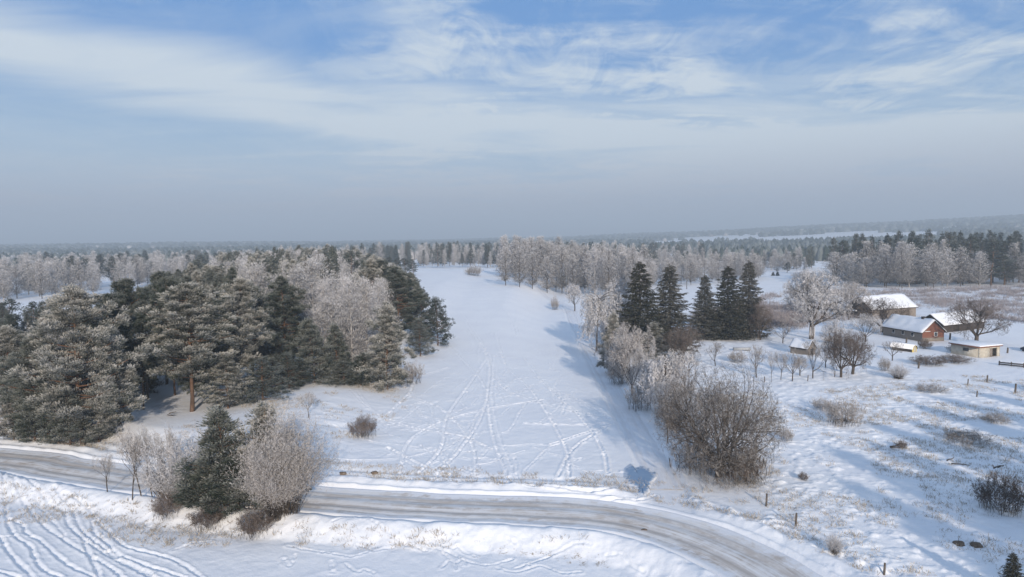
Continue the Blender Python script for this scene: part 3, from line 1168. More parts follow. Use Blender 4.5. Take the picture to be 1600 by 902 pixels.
def make_weeping(seed, H=9, Wd=6, strands=620, stem=0.14):
    """weeping birch: arching limbs that let down long rimed strings"""
    rg = np.random.default_rng(seed)
    T = Geo()
    T.tube(wobble_line(np.array([0, 0, -0.4]), np.array([0.2, 0.1, H * 0.85]), 7, 0.08, rg), np.linspace(stem, 0.03, 7), 6)
    G = Geo()
    P = []
    D = []
    for i in range(26):
        a = i * 2.4 + rg.uniform(-0.4, 0.4)
        f = rg.uniform(0.35, 0.85)
        ln = Wd / 2 * rg.uniform(0.5, 1.1)
        p0 = np.array([0, 0, f * H])
        p1 = p0 + np.array([math.cos(a) * ln, math.sin(a) * ln, H * rg.uniform(-0.02, 0.16)])
        Lb = wobble_line(p0, p1, 6, 0.08, rg, H * 0.07)
        T.tube(Lb, np.linspace(0.05, 0.012, 6), 4)
        for s in range(strands // 26):
            t = rg.uniform(0.3, 1.0)
            q = np.array([np.interp(t, np.linspace(0, 1, 6), Lb[:, c]) for c in range(3)]) + rg.normal(size=3) * 0.22
            L_ = rg.uniform(0.10, 0.36) * H
            e = q + np.array([math.cos(a) * 0.25, math.sin(a) * 0.25, -L_]) + rg.normal(size=3) * 0.12
            S_ = wobble_line(q, e, 6, 0.04, rg)
            for z in range(14):
                tt = rg.uniform(0, 1)
                P.append([np.interp(tt, np.linspace(0, 1, 6), S_[:, c]) for c in range(3)])
                D.append(rg.normal(size=3) * 0.5 + np.array([0, 0, -0.9]))
    P = np.array(P)
    D = np.array(D)
    k = rg.normal(0, 0.12, len(P))
    G.blades(P, D, 0.36 * rg.uniform(0.6, 1.4, len(P)), 0.065, np.clip(0.6 + k, 0, 1), np.clip(0.95 + k, 0, 1), rg)
    return T, G


def make_shrub(seed, H=5, Wd=7, stems=90, sub=10, L=0.4, Wb=0.03, fr=(0.15, 0.85), arch=0.6, stemr=0.03, base=0.25):
    """many-stemmed willow or scrub: stems fan out of the ground"""
    rg = np.random.default_rng(seed)
    T = Geo()
    G = Geo()
    P = []
    D = []
    for i in range(stems):
        a = rg.uniform(0, 2 * math.pi)
        ti = rg.uniform(0.0, 1.0) ** 0.6 * 1.25
        b = np.array([math.cos(a), math.sin(a), 0]) * rg.uniform(0, base) * Wd / 2
        b[2] = -0.15
        ln = rg.uniform(0.65, 1.05)
        e = np.array([math.cos(a) * math.sin(ti) * Wd / 2, math.sin(a) * math.sin(ti) * Wd / 2, math.cos(ti * 0.92) * H]) * ln
        e[2] = max(e[2], 0.12 * H)
        S_ = wobble_line(b, e, 6, 0.05 * H / 5, rg, 0.10 * H * arch)
        T.tube(S_[:4], np.linspace(stemr, stemr * 0.55, 4), 3)
        G.tube(S_[3:], np.linspace(stemr * 0.55, stemr * 0.25, 3), 3, 0.45)
        for s in range(sub):
            t = rg.uniform(0.3, 1.0)
            q = np.array([np.interp(t, np.linspace(0, 1, 6), S_[:, c]) for c in range(3)])
            d = (e - b) / np.linalg.norm(e - b) * 0.8 + rg.normal(size=3) * 0.45 + np.array([0, 0, 0.35])
            d /= np.linalg.norm(d)
            l2 = rg.uniform(0.10, 0.27) * H
            for z in range(7):
                tt = rg.uniform(0, 1)
                P.append(q + d * l2 * tt)
                D.append(d + rg.normal(size=3) * 0.65)
    P = np.array(P)
    D = np.array(D)
    hf = np.clip(P[:, 2] / H, 0, 1)
    k = rg.normal(0, 0.14, len(P)) + 0.3 * (hf - 0.55)
    G.blades(P, D, L * rg.uniform(0.6, 1.4, len(P)), Wb * rg.uniform(0.7, 1.3, len(P)), np.clip(fr[0] + k, 0, 1), np.clip(fr[1] + k, 0, 1), rg)
    return T, G


LIB = {}


def reg(key, TG, H, Wd, crown_mat, bark_mat, single=False):
    T, G = TG
    d = dict(H=H, W=Wd)
    if single:
        # one light mesh for distant copies
        Gs = Geo()
        for g_, mi in ((T, 0), (G, 1)):
            off = Gs.n
            for v, a in zip(g_.v, g_.a):
                Gs.v.append(v)
                Gs.a.append(a)
            for f in g_.f:
                Gs.f.append(f + off)
                Gs.m.append(np.full(len(f), mi))
            Gs.n += g_.n
        d['one'] = Gs.mesh('tree', [M[bark_mat], M[crown_mat]])
    else:
        d['trunk'] = T.mesh('trunk', M[bark_mat], True)
        d['crown'] = G.mesh('crown', M[crown_mat])
    LIB[key] = d


for i in range(4):
    reg(f'pine{i}', make_pine(10 + i, 18, (8, 7, 9, 7.5)[i], (0.24, 0.26, 0.14, 0.22)[i], 86, 96, L=0.27, Wb=0.062, crad=0.50, cmul=1.35), 18, (8, 7, 9, 7.5)[i], 'needle', 'bark_pine')
for i in range(3):
    reg(f'young{i}', make_pine(30 + i, 10, 5.6, 0.03, 76, 84, cone=1, L=0.24, Wb=0.056, crad=0.42, cmul=1.2), 10, 5.6, 'needle', 'bark_pine')
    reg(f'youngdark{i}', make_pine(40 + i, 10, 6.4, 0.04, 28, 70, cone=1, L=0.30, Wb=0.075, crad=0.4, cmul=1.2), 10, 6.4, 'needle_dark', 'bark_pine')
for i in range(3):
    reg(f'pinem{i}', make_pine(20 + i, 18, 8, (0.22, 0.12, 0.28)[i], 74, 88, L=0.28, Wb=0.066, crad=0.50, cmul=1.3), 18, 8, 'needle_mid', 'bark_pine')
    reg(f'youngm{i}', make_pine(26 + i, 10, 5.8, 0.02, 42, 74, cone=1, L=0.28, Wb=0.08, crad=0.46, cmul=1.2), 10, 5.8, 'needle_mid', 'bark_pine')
for i in range(3):
    reg(f'spruce{i}', make_spruce(50 + i, 18, (7.5, 7.0, 6.6)[i], 40), 18, (7.5, 7.0, 6.6)[i], 'spruce', 'bark_dark')
for i in range(3):
    reg(f'birch{i}', make_rimed(60 + i, 16, 7.5, 0.12, 80, 120, 0.42, 0.05, 'oval'), 16, 7.5, 'twig_white', 'bark_birch')
for i in range(2):
    reg(f'spire{i}', make_rimed(66 + i, 14, 4.6, 0.10, 80, 110, 0.36, 0.045, 'spire'), 14, 4.6, 'twig_white', 'bark_birch')
for i in range(2):
    reg(f'weep{i}', make_weeping(70 + i), 9, 6, 'twig_white', 'bark_dark')
reg('bigbare', make_bare(81, 12, 12.5, 0.06, 18, (7, 6, 5), 7, 0.38, 0.026, 0.32, 0.0, 0.05, 0.15, (0.10, 0.85), spread=1.3, wide=1.5), 12, 12.5, 'twig_dim', 'bark_dark')
reg('forkw', make_bare(83, 9, 9, 0.10, 10, (5, 5, 4), 12, 0.50, 0.05, 0.24, 0.25, 0.4, 0.35, (0.40, 0.95), spread=1.0), 9, 9, 'twig_white', 'bark_dark')
reg('oak', make_bare(82, 13, 12, 0.20, 12, (6, 5, 5), 12, 0.50, 0.06, 0.42, 0.0, 0.3, 0.35, (0.45, 0.98), spread=1.1), 13, 12, 'twig_white', 'bark_dark')
for i in range(2):
    reg(f'spread{i}', make_bare(84 + i, 9, 9.5, 0.16, 8, (5, 5, 4), 8, 0.42, 0.034, 0.26, 0.0, 0.1, 0.15, (0.05, 0.55), spread=1.15, wide=1.4), 9, 9.5, 'twig_brown', 'bark_dark')
for i in range(2):
    reg(f'grey{i}', make_bare(88 + i, 9, 6.5, 0.12, 8, (5, 5, 4), 11, 0.40, 0.038, 0.16, 0.0, 0.7, 0.25, (0.3, 0.9), wide=1.3), 9, 6.5, 'twig_white' if i else 'twig_grey', 'bark_dark')
for i in range(3):
    reg(f'fruit{i}', make_bare(90 + i, 5, 4.6, 0.24, 6, (4, 4, 3), 6, 0.30, 0.022, 0.10, 0.0, 0.5, 0.1, (0.1, 0.55)), 5, 4.6, 'twig_grey', 'bark_dark')
for i in range(2):
    reg(f'fruitw{i}', make_bare(95 + i, 5, 4.6, 0.22, 7, (4, 4, 4), 7, 0.30, 0.030, 0.09, 0.0, 0.6, 0.3, (0.4, 0.95)), 5, 4.6, 'twig_white', 'bark_dark')
for i in range(3):
    reg(f'slim{i}', make_bare(100 + i, 7.5, 2.6, 0.42, 5, (5, 4, 4), 6, 0.34, 0.034, 0.10, 0.0, 1.0, 0.3, (0.4, 0.95), spread=0.85), 7.5, 2.6, 'twig_grey', 'bark_dark')
for i in range(2):
    reg(f'willow{i}', make_shrub(110 + i, 9, 9, 170, 24, 0.30, 0.030, (0.30, 0.88), 0.8, 0.018, 0.22), 9, 9, 'twig_grey', 'bark_dark')
reg('whitebush0', make_shrub(114, 5, 6, 110, 12, 0.28, 0.026, (0.35, 0.95), 0.5, 0.03, 0.3), 5, 6, 'twig_white', 'bark_dark')
reg('brownbush0', make_shrub(116, 2.2, 4.2, 110, 7, 0.26, 0.024, (0.05, 0.50), 0.6, 0.012, 0.75), 2.2, 4.2, 'twig_brown', 'bark_dark')
reg('brownbush1', make_shrub(117, 2.2, 4.2, 100, 6, 0.26, 0.024, (0.10, 0.75), 0.6, 0.012, 0.75), 2.2, 4.2, 'twig_grey', 'bark_dark')
# light versions for the woods
for i in range(4):
    reg(f'fpine{i}', make_pine(130 + i, 18, (7.2, 6.4, 7.8, 6.8)[i], 0.24, 20, 60, L=0.55, Wb=0.15, crad=0.75, cmul=0.95), 18, 7.2, 'needle', 'bark_pine', True)
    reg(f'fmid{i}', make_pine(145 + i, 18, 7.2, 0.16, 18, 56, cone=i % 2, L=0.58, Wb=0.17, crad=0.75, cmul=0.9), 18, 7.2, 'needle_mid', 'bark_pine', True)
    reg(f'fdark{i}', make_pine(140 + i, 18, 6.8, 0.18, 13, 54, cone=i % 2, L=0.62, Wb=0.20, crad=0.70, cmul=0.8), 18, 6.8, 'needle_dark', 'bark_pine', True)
    reg(f'fbirch{i}', make_rimed(150 + i, 18, 7.4, 0.12, 62, 60, 0.62, 0.10, ('oval', 'round', 'oval', 'spire')[i]), 18, 7.4, 'twig_white', 'bark_birch', True)
    reg(f'fgrey{i}', make_rimed(160 + i, 16, 8.4, 0.14, 60, 60, 0.60, 0.10, ('round', 'oval', 'round', 'oval')[i], fr=(0.0, 0.68)), 16, 8.4, 'twig_white', 'bark_dark', True)
for i in range(2):
    reg(f'fspruce{i}', make_spruce(170 + i, 18, 6.6, 22, 0.9, 0.28, 0.45), 18, 6.6, 'needle_dark', 'bark_dark', True)
    reg(f'fslim{i}', make_rimed(180 + i, 18, 4.0, 0.20, 46, 50, 0.55, 0.09, 'spire', fr=(0.3, 0.9)), 18, 4.0, 'twig_white', 'bark_birch', True)


def put_tree(kind, x, y, z, h, wd, name, label, cat, group=None, lean=(0, 0), rz=None):
    d = LIB[kind]
    rz = random.uniform(0, 6.28) if rz is None else rz
    if 'one' in d:
        o = link(name, d['one'])
        o.location = (x, y, z)
        o.rotation_euler = (0, 0, rz)
    else:
        o = empty(name, (x, y, z), rz)
        link('trunk' if cat == 'tree' or kind[:3] in ('fru', 'spr') else 'stems', d['trunk'], o)
        link('crown' if cat == 'tree' else 'twigs', d['crown'], o)
    o.scale = (wd / d['W'], wd / d['W'], h / d['H'])
    if lean != (0, 0):
        o.rotation_mode = 'XYZ'
        o.rotation_euler = (R(lean[0]), R(lean[1]), rz)
    tag(o, label, cat, group)
    return o


def tree_px(kind, bx, by, ty, wpx, name, label, cat='tree', group=None, tx=None, lean=(0, 0), push=0.0):
    """a tree whose foot shows at (bx, by), whose top reaches the row ty, wpx photo pixels wide"""
    x, y, z = hit(bx, by)
    if push:
        k = 1 + push / math.hypot(x, y)
        x, y = x * k, y * k
        z = hz(x, y)
    h = top_at(bx, ty, x, y) - z
    wd = wpx / F * y
    return put_tree(kind, x, y, z, h, wd, name, label, cat, group, lean)


# ---- clump on the near verge
tree_px('slim0', 168, 772, 700, 40, 'bare_sapling', 'thinnest bare sapling on the verge, leftmost beside the road', lean=(0, -6))
for (bx, by, ty, wp, lb) in [(207, 785, 668, 44, 'thin frost-topped alder, first of the slanting stems by the road'),
                             (221, 781, 655, 46, 'thin frost-topped alder, second of the slanting stems by the road'),
                             (238, 779, 660, 46, 'thin frost-topped alder, third of the slanting stems by the road'),
                             (256, 776, 668, 40, 'thin grey alder between the slanting stems and the rimed willow bush'),
                             (272, 772, 660, 40, 'thin grey alder with frosted tip, against the rimed willow bush')]:
    tree_px('slim%d' % random.randrange(3), bx, by, ty, wp, 'alder', lb, 'tree', 'slender alders on the verge', lean=(2, -8))
tree_px('whitebush0', 318, 775, 685, 120, 'willow_bush', 'pale rimed willow bush left of the verge pines', 'bush')
tree_px('whitebush0', 272, 782, 676, 130, 'willow_bush', 'wide fluffy rimed willow bush behind the slender alders', 'bush')
tree_px('whitebush0', 282, 788, 722, 70, 'willow_bush', 'low pale bush at the foot of the slender alders', 'bush')
tree_px('youngm1', 352, 795, 640, 150, 'pine_tree', 'frosted pine left of the pair in the verge thicket')
tree_px('young2', 415, 788, 636, 140, 'pine_tree', 'frosted pine right of the pair in the verge thicket')
tree_px('youngm2', 322, 795, 715, 130, 'pine_tree', 'low dark pine at the foot of the verge thicket')
tree_px('youngm0', 372, 800, 715, 110, 'pine_tree', 'low bushy pine between the verge pines and the grey willow')
tree_px('willow0', 448, 806, 645, 178, 'willow_shrub', 'large grey rimed willow shrub with many stems beside the road', 'bush')
tree_px('willow1', 430, 812, 690, 120, 'willow_shrub', 'smaller rimed willow shrub under the verge pines', 'bush')
tree_px('brownbush0', 398, 822, 798, 70, 'scrub', 'low leaning brown scrub under the grey willow', 'bush')
tree_px('brownbush0', 325, 812, 790, 70, 'scrub', 'low brown scrub under the dark verge pine', 'bush')
tree_px('brownbush0', 262, 800, 772, 60, 'scrub', 'low brown scrub right of the slender alders', 'bush')
tree_px('slim2', 483, 668, 612, 34, 'bare_sapling', 'bare sapling on the blue shaded slope behind the grey willow')
tree_px('brownbush0', 567, 684, 650, 56, 'round_bush', 'round brown bush alone at the left edge of the snowy field', 'bush')

# ---- front of the pine wood
P_ = 'pine_tree'
W_ = 'pines along the edge of the wood'
tree_px('pine2', 128, 697, 448, 165, P_, 'broad frosted pine, largest of the wood edge above the road', 'tree', W_)
tree_px('pinem1', 75, 692, 520, 120, P_, 'frosted pine low on the left end of the wood edge', 'tree', W_)
tree_px('young1', 22, 690, 610, 70, P_, 'small bushy pine at the left end of the wood beside the road', 'tree', W_)
tree_px('young0', 188, 680, 540, 84, P_, 'conical frosted pine in front of the dark trunks', 'tree', W_)
tree_px('youngm1', 110, 700, 600, 90, P_, 'short full pine at the foot of the broad frosted pine', 'tree', W_)
tree_px('youngm2', 55, 694, 610, 80, P_, 'short pine next to the leftmost bushy pine', 'tree', W_)
tree_px('young1', 155, 694, 605, 78, P_, 'short pine under the right skirt of the broad frosted pine', 'tree', W_)
tree_px('pine1', 302, 660, 442, 128, P_, 'tall warm-lit pine with a bare orange trunk at the wood edge', 'tree', W_)
tree_px('pine3', 368, 640, 436, 104, P_, 'tall pine just right of the orange-trunked pine', 'tree', W_)
tree_px('young1', 357, 655, 552, 92, P_, 'young frosted pine in front of the two tall pines', 'tree', W_)
tree_px('youngdark0', 412, 645, 560, 92, P_, 'dark young pine with snow on its boughs below the two tall pines', 'tree', W_)
tree_px('pinem0', 232, 640, 470, 90, P_, 'shaded pine left of the orange-trunked pine', 'tree', W_)
tree_px('pinem2', 200, 640, 438, 100, P_, 'tall shaded pine behind the conical frosted pine', 'tree', W_)
tree_px('pinem0', 262, 615, 425, 90, P_, 'pine seen behind the gap left of the orange trunk', 'tree', W_)
tree_px('pinem1', 448, 600, 432, 90, P_, 'tall dark pine over the black hollow in the wood', 'tree', W_)
tree_px('youngm0', 492, 612, 500, 78, P_, 'young green pine left of the birch thicket', 'tree', W_)
tree_px('youngm1', 528, 606, 508, 66, P_, 'slim young green pine beside the birch thicket', 'tree', W_)
tree_px('young2', 605, 612, 478, 96, P_, 'brightest frosted pine, cone-shaped, at the wood corner', 'tree', W_)
tree_px('youngm0', 565, 612, 552, 76, P_, 'short pine at the left foot of the bright cone-shaped pine', 'tree', W_)
tree_px('youngm2', 538, 614, 565, 60, P_, 'low pine on the snow line between the young green pines', 'tree', W_)
tree_px('youngdark1', 657, 558, 500, 56, P_, 'round dark-green pine jutting into the snowy field', 'tree', W_)
tree_px('youngdark2', 684, 540, 466, 60, P_, 'outermost dark pine leaning over the snowy field', 'tree', W_)
tree_px('youngdark0', 660, 530, 455, 60, P_, 'dark pine between the round pine and the wood', 'tree', W_)
tree_px('pinem1', 625, 540, 418, 80, P_, 'tall grey pine above the bright cone-shaped pine', 'tree', W_)
tree_px('pinem2', 590, 520, 408, 80, P_, 'tall grey pine behind the twin rimed birches', 'tree', W_)
tree_px('birch0', 552, 596, 432, 84, 'birch_tree', 'rimed birch, left of the twin birches at the wood corner')
tree_px('spire0', 574, 592, 436, 64, 'birch_tree', 'slim pale rimed birch, right of the twins at the wood corner')
tree_px('birch1', 518, 592, 466, 92, 'birch_tree', 'greyish rimed birch behind the young green pines')
tree_px('birch2', 496, 566, 406, 124, 'birch_tree', 'tall feathery rimed birch in the middle of the wood')
tree_px('birch0', 468, 560, 415, 84, 'birch_tree', 'rimed birch just left of the tall feathery birch')
tree_px('birch1', 408, 560, 412, 90, 'birch_tree', 'pale rimed birch above the dark hollow in the wood')
tree_px('birch2', 384, 550, 415, 70, 'birch_tree', 'pale rimed birch behind the two tall pines')
tree_px('birch0', 600, 600, 500, 60, 'birch_tree', 'thin rimed birch half hidden by the cone-shaped pine')
tree_px('brownbush1', 640, 600, 565, 50, 'scrub', 'grey scrub at the right foot of the cone-shaped pine', 'bush')
for k, bx, by, ty, w_, lb in [('pinem0', 330, 626, 470, 80, 'shaded pine close behind the orange-trunked pine'), ('pinem1', 288, 602, 440, 80, 'shaded pine deep in the gap left of the orange trunk'),
                              ('pinem2', 240, 612, 452, 80, 'shaded pine deep behind the conical frosted pine'), ('youngm1', 318, 612, 545, 60, 'young shaded pine behind the orange trunk'),
                              ('youngm0', 226, 628, 560, 60, 'young shaded pine behind the conical frosted pine'), ('pinem0', 395, 618, 440, 84, 'shaded pine right behind the two tall pines')]:
    tree_px(k, bx, by, ty, w_, 'pine_tree', lb, 'tree', 'shaded pines just inside the wood edge')
for bx, by, ty, lb in [(425, 628, 560, 'dark pine filling the left of the black hollow'), (452, 622, 552, 'dark pine in the middle of the black hollow'), (470, 618, 562, 'dark pine filling the right of the black hollow'), (436, 612, 520, 'dark pine standing deep in the black hollow')]:
    tree_px('youngdark%d' % random.randrange(3), bx, by, ty, 62, 'pine_tree', lb, 'tree', 'pines in the dark hollow of the wood')
tree_px('youngdark1', 512, 612, 596, 26, 'pine_seedling', 'pine seedling on the snow line at the edge of the wood')

# ---- inside the wood
poly = [(-66, 88), (-44, 97), (-34, 112), (-26, 122), (-22, 150), (-24, 180), (-33, 230), (-42, 300), (-52, 350), (-66, 420), (-175, 420), (-110, 260), (-92, 190), (-78, 150), (-80, 122), (-78, 104)]


def inside(px, py, poly):
    c = False
    n = len(poly)
    for i in range(n):
        x0, y0 = poly[i]
        x1, y1 = poly[(i + 1) % n]
        if (y0 > py) != (y1 > py) and px < (x1 - x0) * (py - y0) / (y1 - y0) + x0:
            c = not c
    return c


def scatter(poly, spacing, seed, grow=0.0):
    rg = random.Random(seed)
    xs = [p[0] for p in poly]
    ys = [p[1] for p in poly]
    pts = []
    cell = {}
    area = (max(xs) - min(xs)) * (max(ys) - min(ys))
    for _ in range(int(area / spacing ** 2 * 9)):
        x = rg.uniform(min(xs), max(xs))
        y = rg.uniform(min(ys), max(ys))
        if not inside(x, y, poly):
            continue
        sp_ = spacing * (1 + grow * (y - min(ys)) / (max(ys) - min(ys)))
        if any((x - a) ** 2 + (y - b) ** 2 < sp_ ** 2 for a, b in pts):
            continue
        pts.append((x, y))
    return pts


def zone(x, y, poly_):
    ys_ = [p[1] for p in poly_]
    row = 'front' if y < min(ys_) + 0.4 * (max(ys_) - min(ys_)) else 'back'
    q = sorted(800 + F * p[0] / p[1] for p in poly_)
    lo, hi = max(0, q[0]), min(1600, q[-1])
    t = (800 + F * x / y - lo) / (hi - lo)
    return row + ' rows, ' + ('left part' if t < 0.34 else ('middle part' if t < 0.67 else 'right part'))


rw = random.Random(21)


def roofline(x, y, z):
    """tallest a tree of the wood may stand: the wood sinks towards the snowfield and towards the open field"""
    px = 800 + F * x / y
    row = np.interp(px, [60, 120, 200, 260, 340, 400, 450, 520, 560, 600, 640, 700], [500, 462, 446, 420, 397, 388, 383, 385, 390, 404, 428, 470])
    return top_at(px, row, x, y) - z


taken = [(o.location.x, o.location.y) for o in bpy.data.objects if o.get('category') == 'tree' and o.parent is None]
for (x, y) in scatter(poly, 5.4, 3, 0.40):
    if any((x - a) ** 2 + (y - b) ** 2 < 12 for a, b in taken):
        continue
    z = hz(x, y)
    birchy = vnoise(x / 26, y / 26, 77)
    cap = roofline(x, y, z)
    if cap < 6:
        continue
    r_ = rw.random()
    near_ = y < 190
    edge_ = x > -48 and y > 190
    pxx = 800 + F * x / y
    if (birchy > 0.56 and r_ < 0.75) or (430 < pxx < 600 and 120 < y < 200 and r_ < 0.85):
        k = 'birch%d' % rw.randrange(3) if near_ else 'fbirch%d' % rw.randrange(4)
        put_tree(k, x, y, z, min(rw.uniform(12, 16), cap * rw.uniform(0.86, 1.0)), rw.uniform(5.5, 8), 'birch_tree', 'rimed birch among the pines of the left wood, ' + zone(x, y, poly), 'tree', 'birches inside the left wood')
    else:
        k = (('pine%d' % rw.randrange(4)) if rw.random() < 0.35 else 'pinem%d' % rw.randrange(3)) if near_ else (rw.choice(['fpine%d', 'fpine%d', 'fmid%d', 'fmid%d', 'fdark%d']) % rw.randrange(4))
        put_tree(k, x, y, z, min(rw.uniform(12.5, 18), cap * rw.uniform(0.82, 1.05)), rw.uniform(5.0, 7.6), 'pine_tree', 'grey-green frosted pine inside the left wood, ' + zone(x, y, poly), 'tree', 'pines inside the left wood')
# darker plantation at the left edge of the photo
poly2 = [(-72, 100), (-96, 100), (-128, 150), (-104, 158), (-88, 134), (-78, 116)]
for (x, y) in scatter(poly2, 5.0, 5):
    put_tree('youngdark%d' % rw.randrange(3) if y < 150 else 'fdark%d' % rw.randrange(4), x, y, hz(x, y), rw.uniform(8.0, 10.5), rw.uniform(5, 6.5), 'pine_tree', 'dark pine of the low plantation left of the wood', 'tree', 'pines of the low plantation')
# dark pines where the wood meets the top of the field
for i, bx in enumerate((606, 620, 634, 646)):
    tree_px('fdark%d' % i, bx, 432 + i, 402 + i, 22, 'pine_tree', ['low dark pine at the top of the field, first of four', 'low dark pine at the top of the field, second of four', 'low dark pine at the top of the field, third of four', 'low dark pine at the top of the field, farthest out on the snow'][i], 'tree', 'dark pines at the top of the field')

# ---- row along the lane and the farm trees
tree_px('grey1', 942, 572, 496, 50, 'broadleaf_tree', 'grey rimed tree just below the white weeping birch at the head of the row')
tree_px('grey0', 1030, 640, 560, 64, 'broadleaf_tree', 'grey rimed tree between lane and weeping birch, lowest of the row')
tree_px('grey1', 972, 600, 520, 60, 'broadleaf_tree', 'grey twiggy tree in front of the narrow conifer beside the lane')
tree_px('bigbare', 1122, 745, 574, 205, 'broadleaf_tree', 'big dark bare tree with wide rimed twigs right of the lane')
tree_px('brownbush1', 1090, 735, 680, 90, 'scrub', 'grey scrub under the left of the big bare tree', 'bush')
tree_px('brownbush0', 1150, 752, 700, 90, 'scrub', 'brown scrub at the foot of the big bare tree', 'bush')
tree_px('slim1', 1043, 692, 590, 50, 'alder', 'slim grey alder left of the big bare tree')
tree_px('grey1', 1062, 672, 590, 80, 'broadleaf_tree', 'grey twiggy tree behind the slim alder beside the lane')
tree_px('weep0', 1038, 650, 540, 92, 'birch_tree', 'white weeping birch between the lane and the big bare tree')
tree_px('whitebush0', 1052, 668, 600, 70, 'willow_bush', 'rimed bush below the white weeping birch', 'bush')
tree_px('grey0', 988, 618, 506, 86, 'broadleaf_tree', 'grey rimed tree left of the white weeping birch')
tree_px('grey1', 1010, 628, 540, 56, 'broadleaf_tree', 'smaller grey tree between the grey rimed tree and weeping birch')
tree_px('young1', 958, 585, 490, 52, 'pine_tree', 'narrow grey-green conifer in the row beside the lane')
tree_px('brownbush1', 970, 600, 565, 50, 'scrub', 'dark scrub under the row beside the lane', 'bush')
tree_px('brownbush1', 1000, 640, 600, 50, 'scrub', 'dark scrub at the lane beside the grey trees', 'bush')
tree_px('weep1', 932, 548, 450, 72, 'birch_tree', 'pinkish white weeping birch at the head of the lane row', lean=(0, -4))
tree_px('forkw', 962, 540, 440, 92, 'broadleaf_tree', 'wide rimed tree with dark forked limbs left of the spruces')
tree_px('spruce0', 1000, 552, 409, 108, 'spruce_tree', 'tallest dark spruce of the pair beside the lane row', 'tree', 'dark spruces')
tree_px('spruce1', 1046, 545, 414, 98, 'spruce_tree', 'right dark spruce of the pair beside the lane row', 'tree', 'dark spruces')
tree_px('young2', 1022, 560, 505, 50, 'spruce_tree', 'small brownish spruce in front of the spruce pair', 'tree', 'dark spruces')
tree_px('spread0', 1068, 568, 508, 74, 'broadleaf_tree', 'low round brown tree at the right foot of the spruce pair')
tree_px('fruit0', 1076, 590, 546, 44, 'apple_tree', 'small dark apple tree above the big bare tree')
tree_px('spruce2', 1101, 530, 430, 66, 'spruce_tree', 'shortest of the three spruces beside the open yard', 'tree', 'dark spruces')
tree_px('spruce0', 1137, 530, 416, 84, 'spruce_tree', 'middle spruce of the three beside the open yard', 'tree', 'dark spruces')
tree_px('spruce1', 1169, 528, 408, 72, 'spruce_tree', 'pointed right-hand spruce of the three beside the open yard', 'tree', 'dark spruces')
tree_px('spread1', 1188, 532, 474, 40, 'broadleaf_tree', 'leafless brown tree touching the pointed spruce')
tree_px('fruitw0', 898, 486, 443, 40, 'willow_bush', 'round rimed bush standing alone at the bend of the lane', 'bush')
tree_px('brownbush1', 867, 484, 463, 16, 'scrub', 'tiny dark bush on the left side of the lane', 'bush')
tree_px('brownbush1', 740, 432, 415, 32, 'scrub', 'grey bush alone at the far top of the field', 'bush')
tree_px('oak', 1268, 530, 423, 104, 'oak_tree', 'great rimed oak with a thick dark trunk in the yard')
tree_px('grey0', 1326, 500, 440, 66, 'broadleaf_tree', 'bare grey tree right behind the great rimed oak')
tree_px('spread0', 1378, 520, 466, 80, 'broadleaf_tree', 'dark bare tree in front of the barn')
tree_px('spread1', 1525, 538, 466, 92, 'broadleaf_tree', 'dark spreading tree behind the plastered garage')
orch = [('fruit1', 1223, 537, 500, 38, 'lone apple tree on the snow left of the great oak'),
        ('fruit2', 1118, 572, 534, 34, 'bare apple tree nearest the dark spruces'),
        ('brownbush1', 1152, 566, 548, 34, 'thin low thicket beside the grey trough'),
        ('fruit0', 1182, 590, 538, 38, 'forked apple tree right of the grey trough'),
        ('slim1', 1205, 598, 548, 22, 'narrow fruit tree, first of the orchard row'),
        ('slim2', 1220, 594, 548, 30, 'twiggy fruit tree, second of the orchard row'),
        ('fruit1', 1238, 596, 542, 40, 'third fruit tree of the orchard row, before the little shed'),
        ('fruit2', 1270, 594, 530, 42, 'sparse tall fruit tree right of the little shed'),
        ('spread0', 1314, 590, 516, 60, 'wide dark apple tree, left of the two thick ones'),
        ('spread1', 1332, 586, 518, 70, 'wide dark apple tree, right of the two thick ones'),
        ('fruitw1', 1305, 560, 500, 50, 'white rimed apple tree behind the two thick ones'),
        ('fruitw0', 1352, 535, 490, 50, 'white rimed fruit tree below the barn'),
        ('fruit0', 1394, 564, 532, 36, 'small bent apple tree left of the barrel-roofed hut'),
        ('fruitw1', 1250, 588, 556, 34, 'low rimed fruit tree in front of the little shed'),
        ('fruitw0', 1290, 575, 535, 34, 'rimed fruit tree between the shed and the thick apple trees')]
for k, bx, by, ty, wp, lb in orch:
    tree_px(k, bx, by, ty, wp, 'apple_tree' if k[0] in 'fs' and 'thicket' not in lb else 'scrub', lb, 'tree' if 'thicket' not in lb else 'bush', 'orchard trees' if 'thicket' not in lb else None)
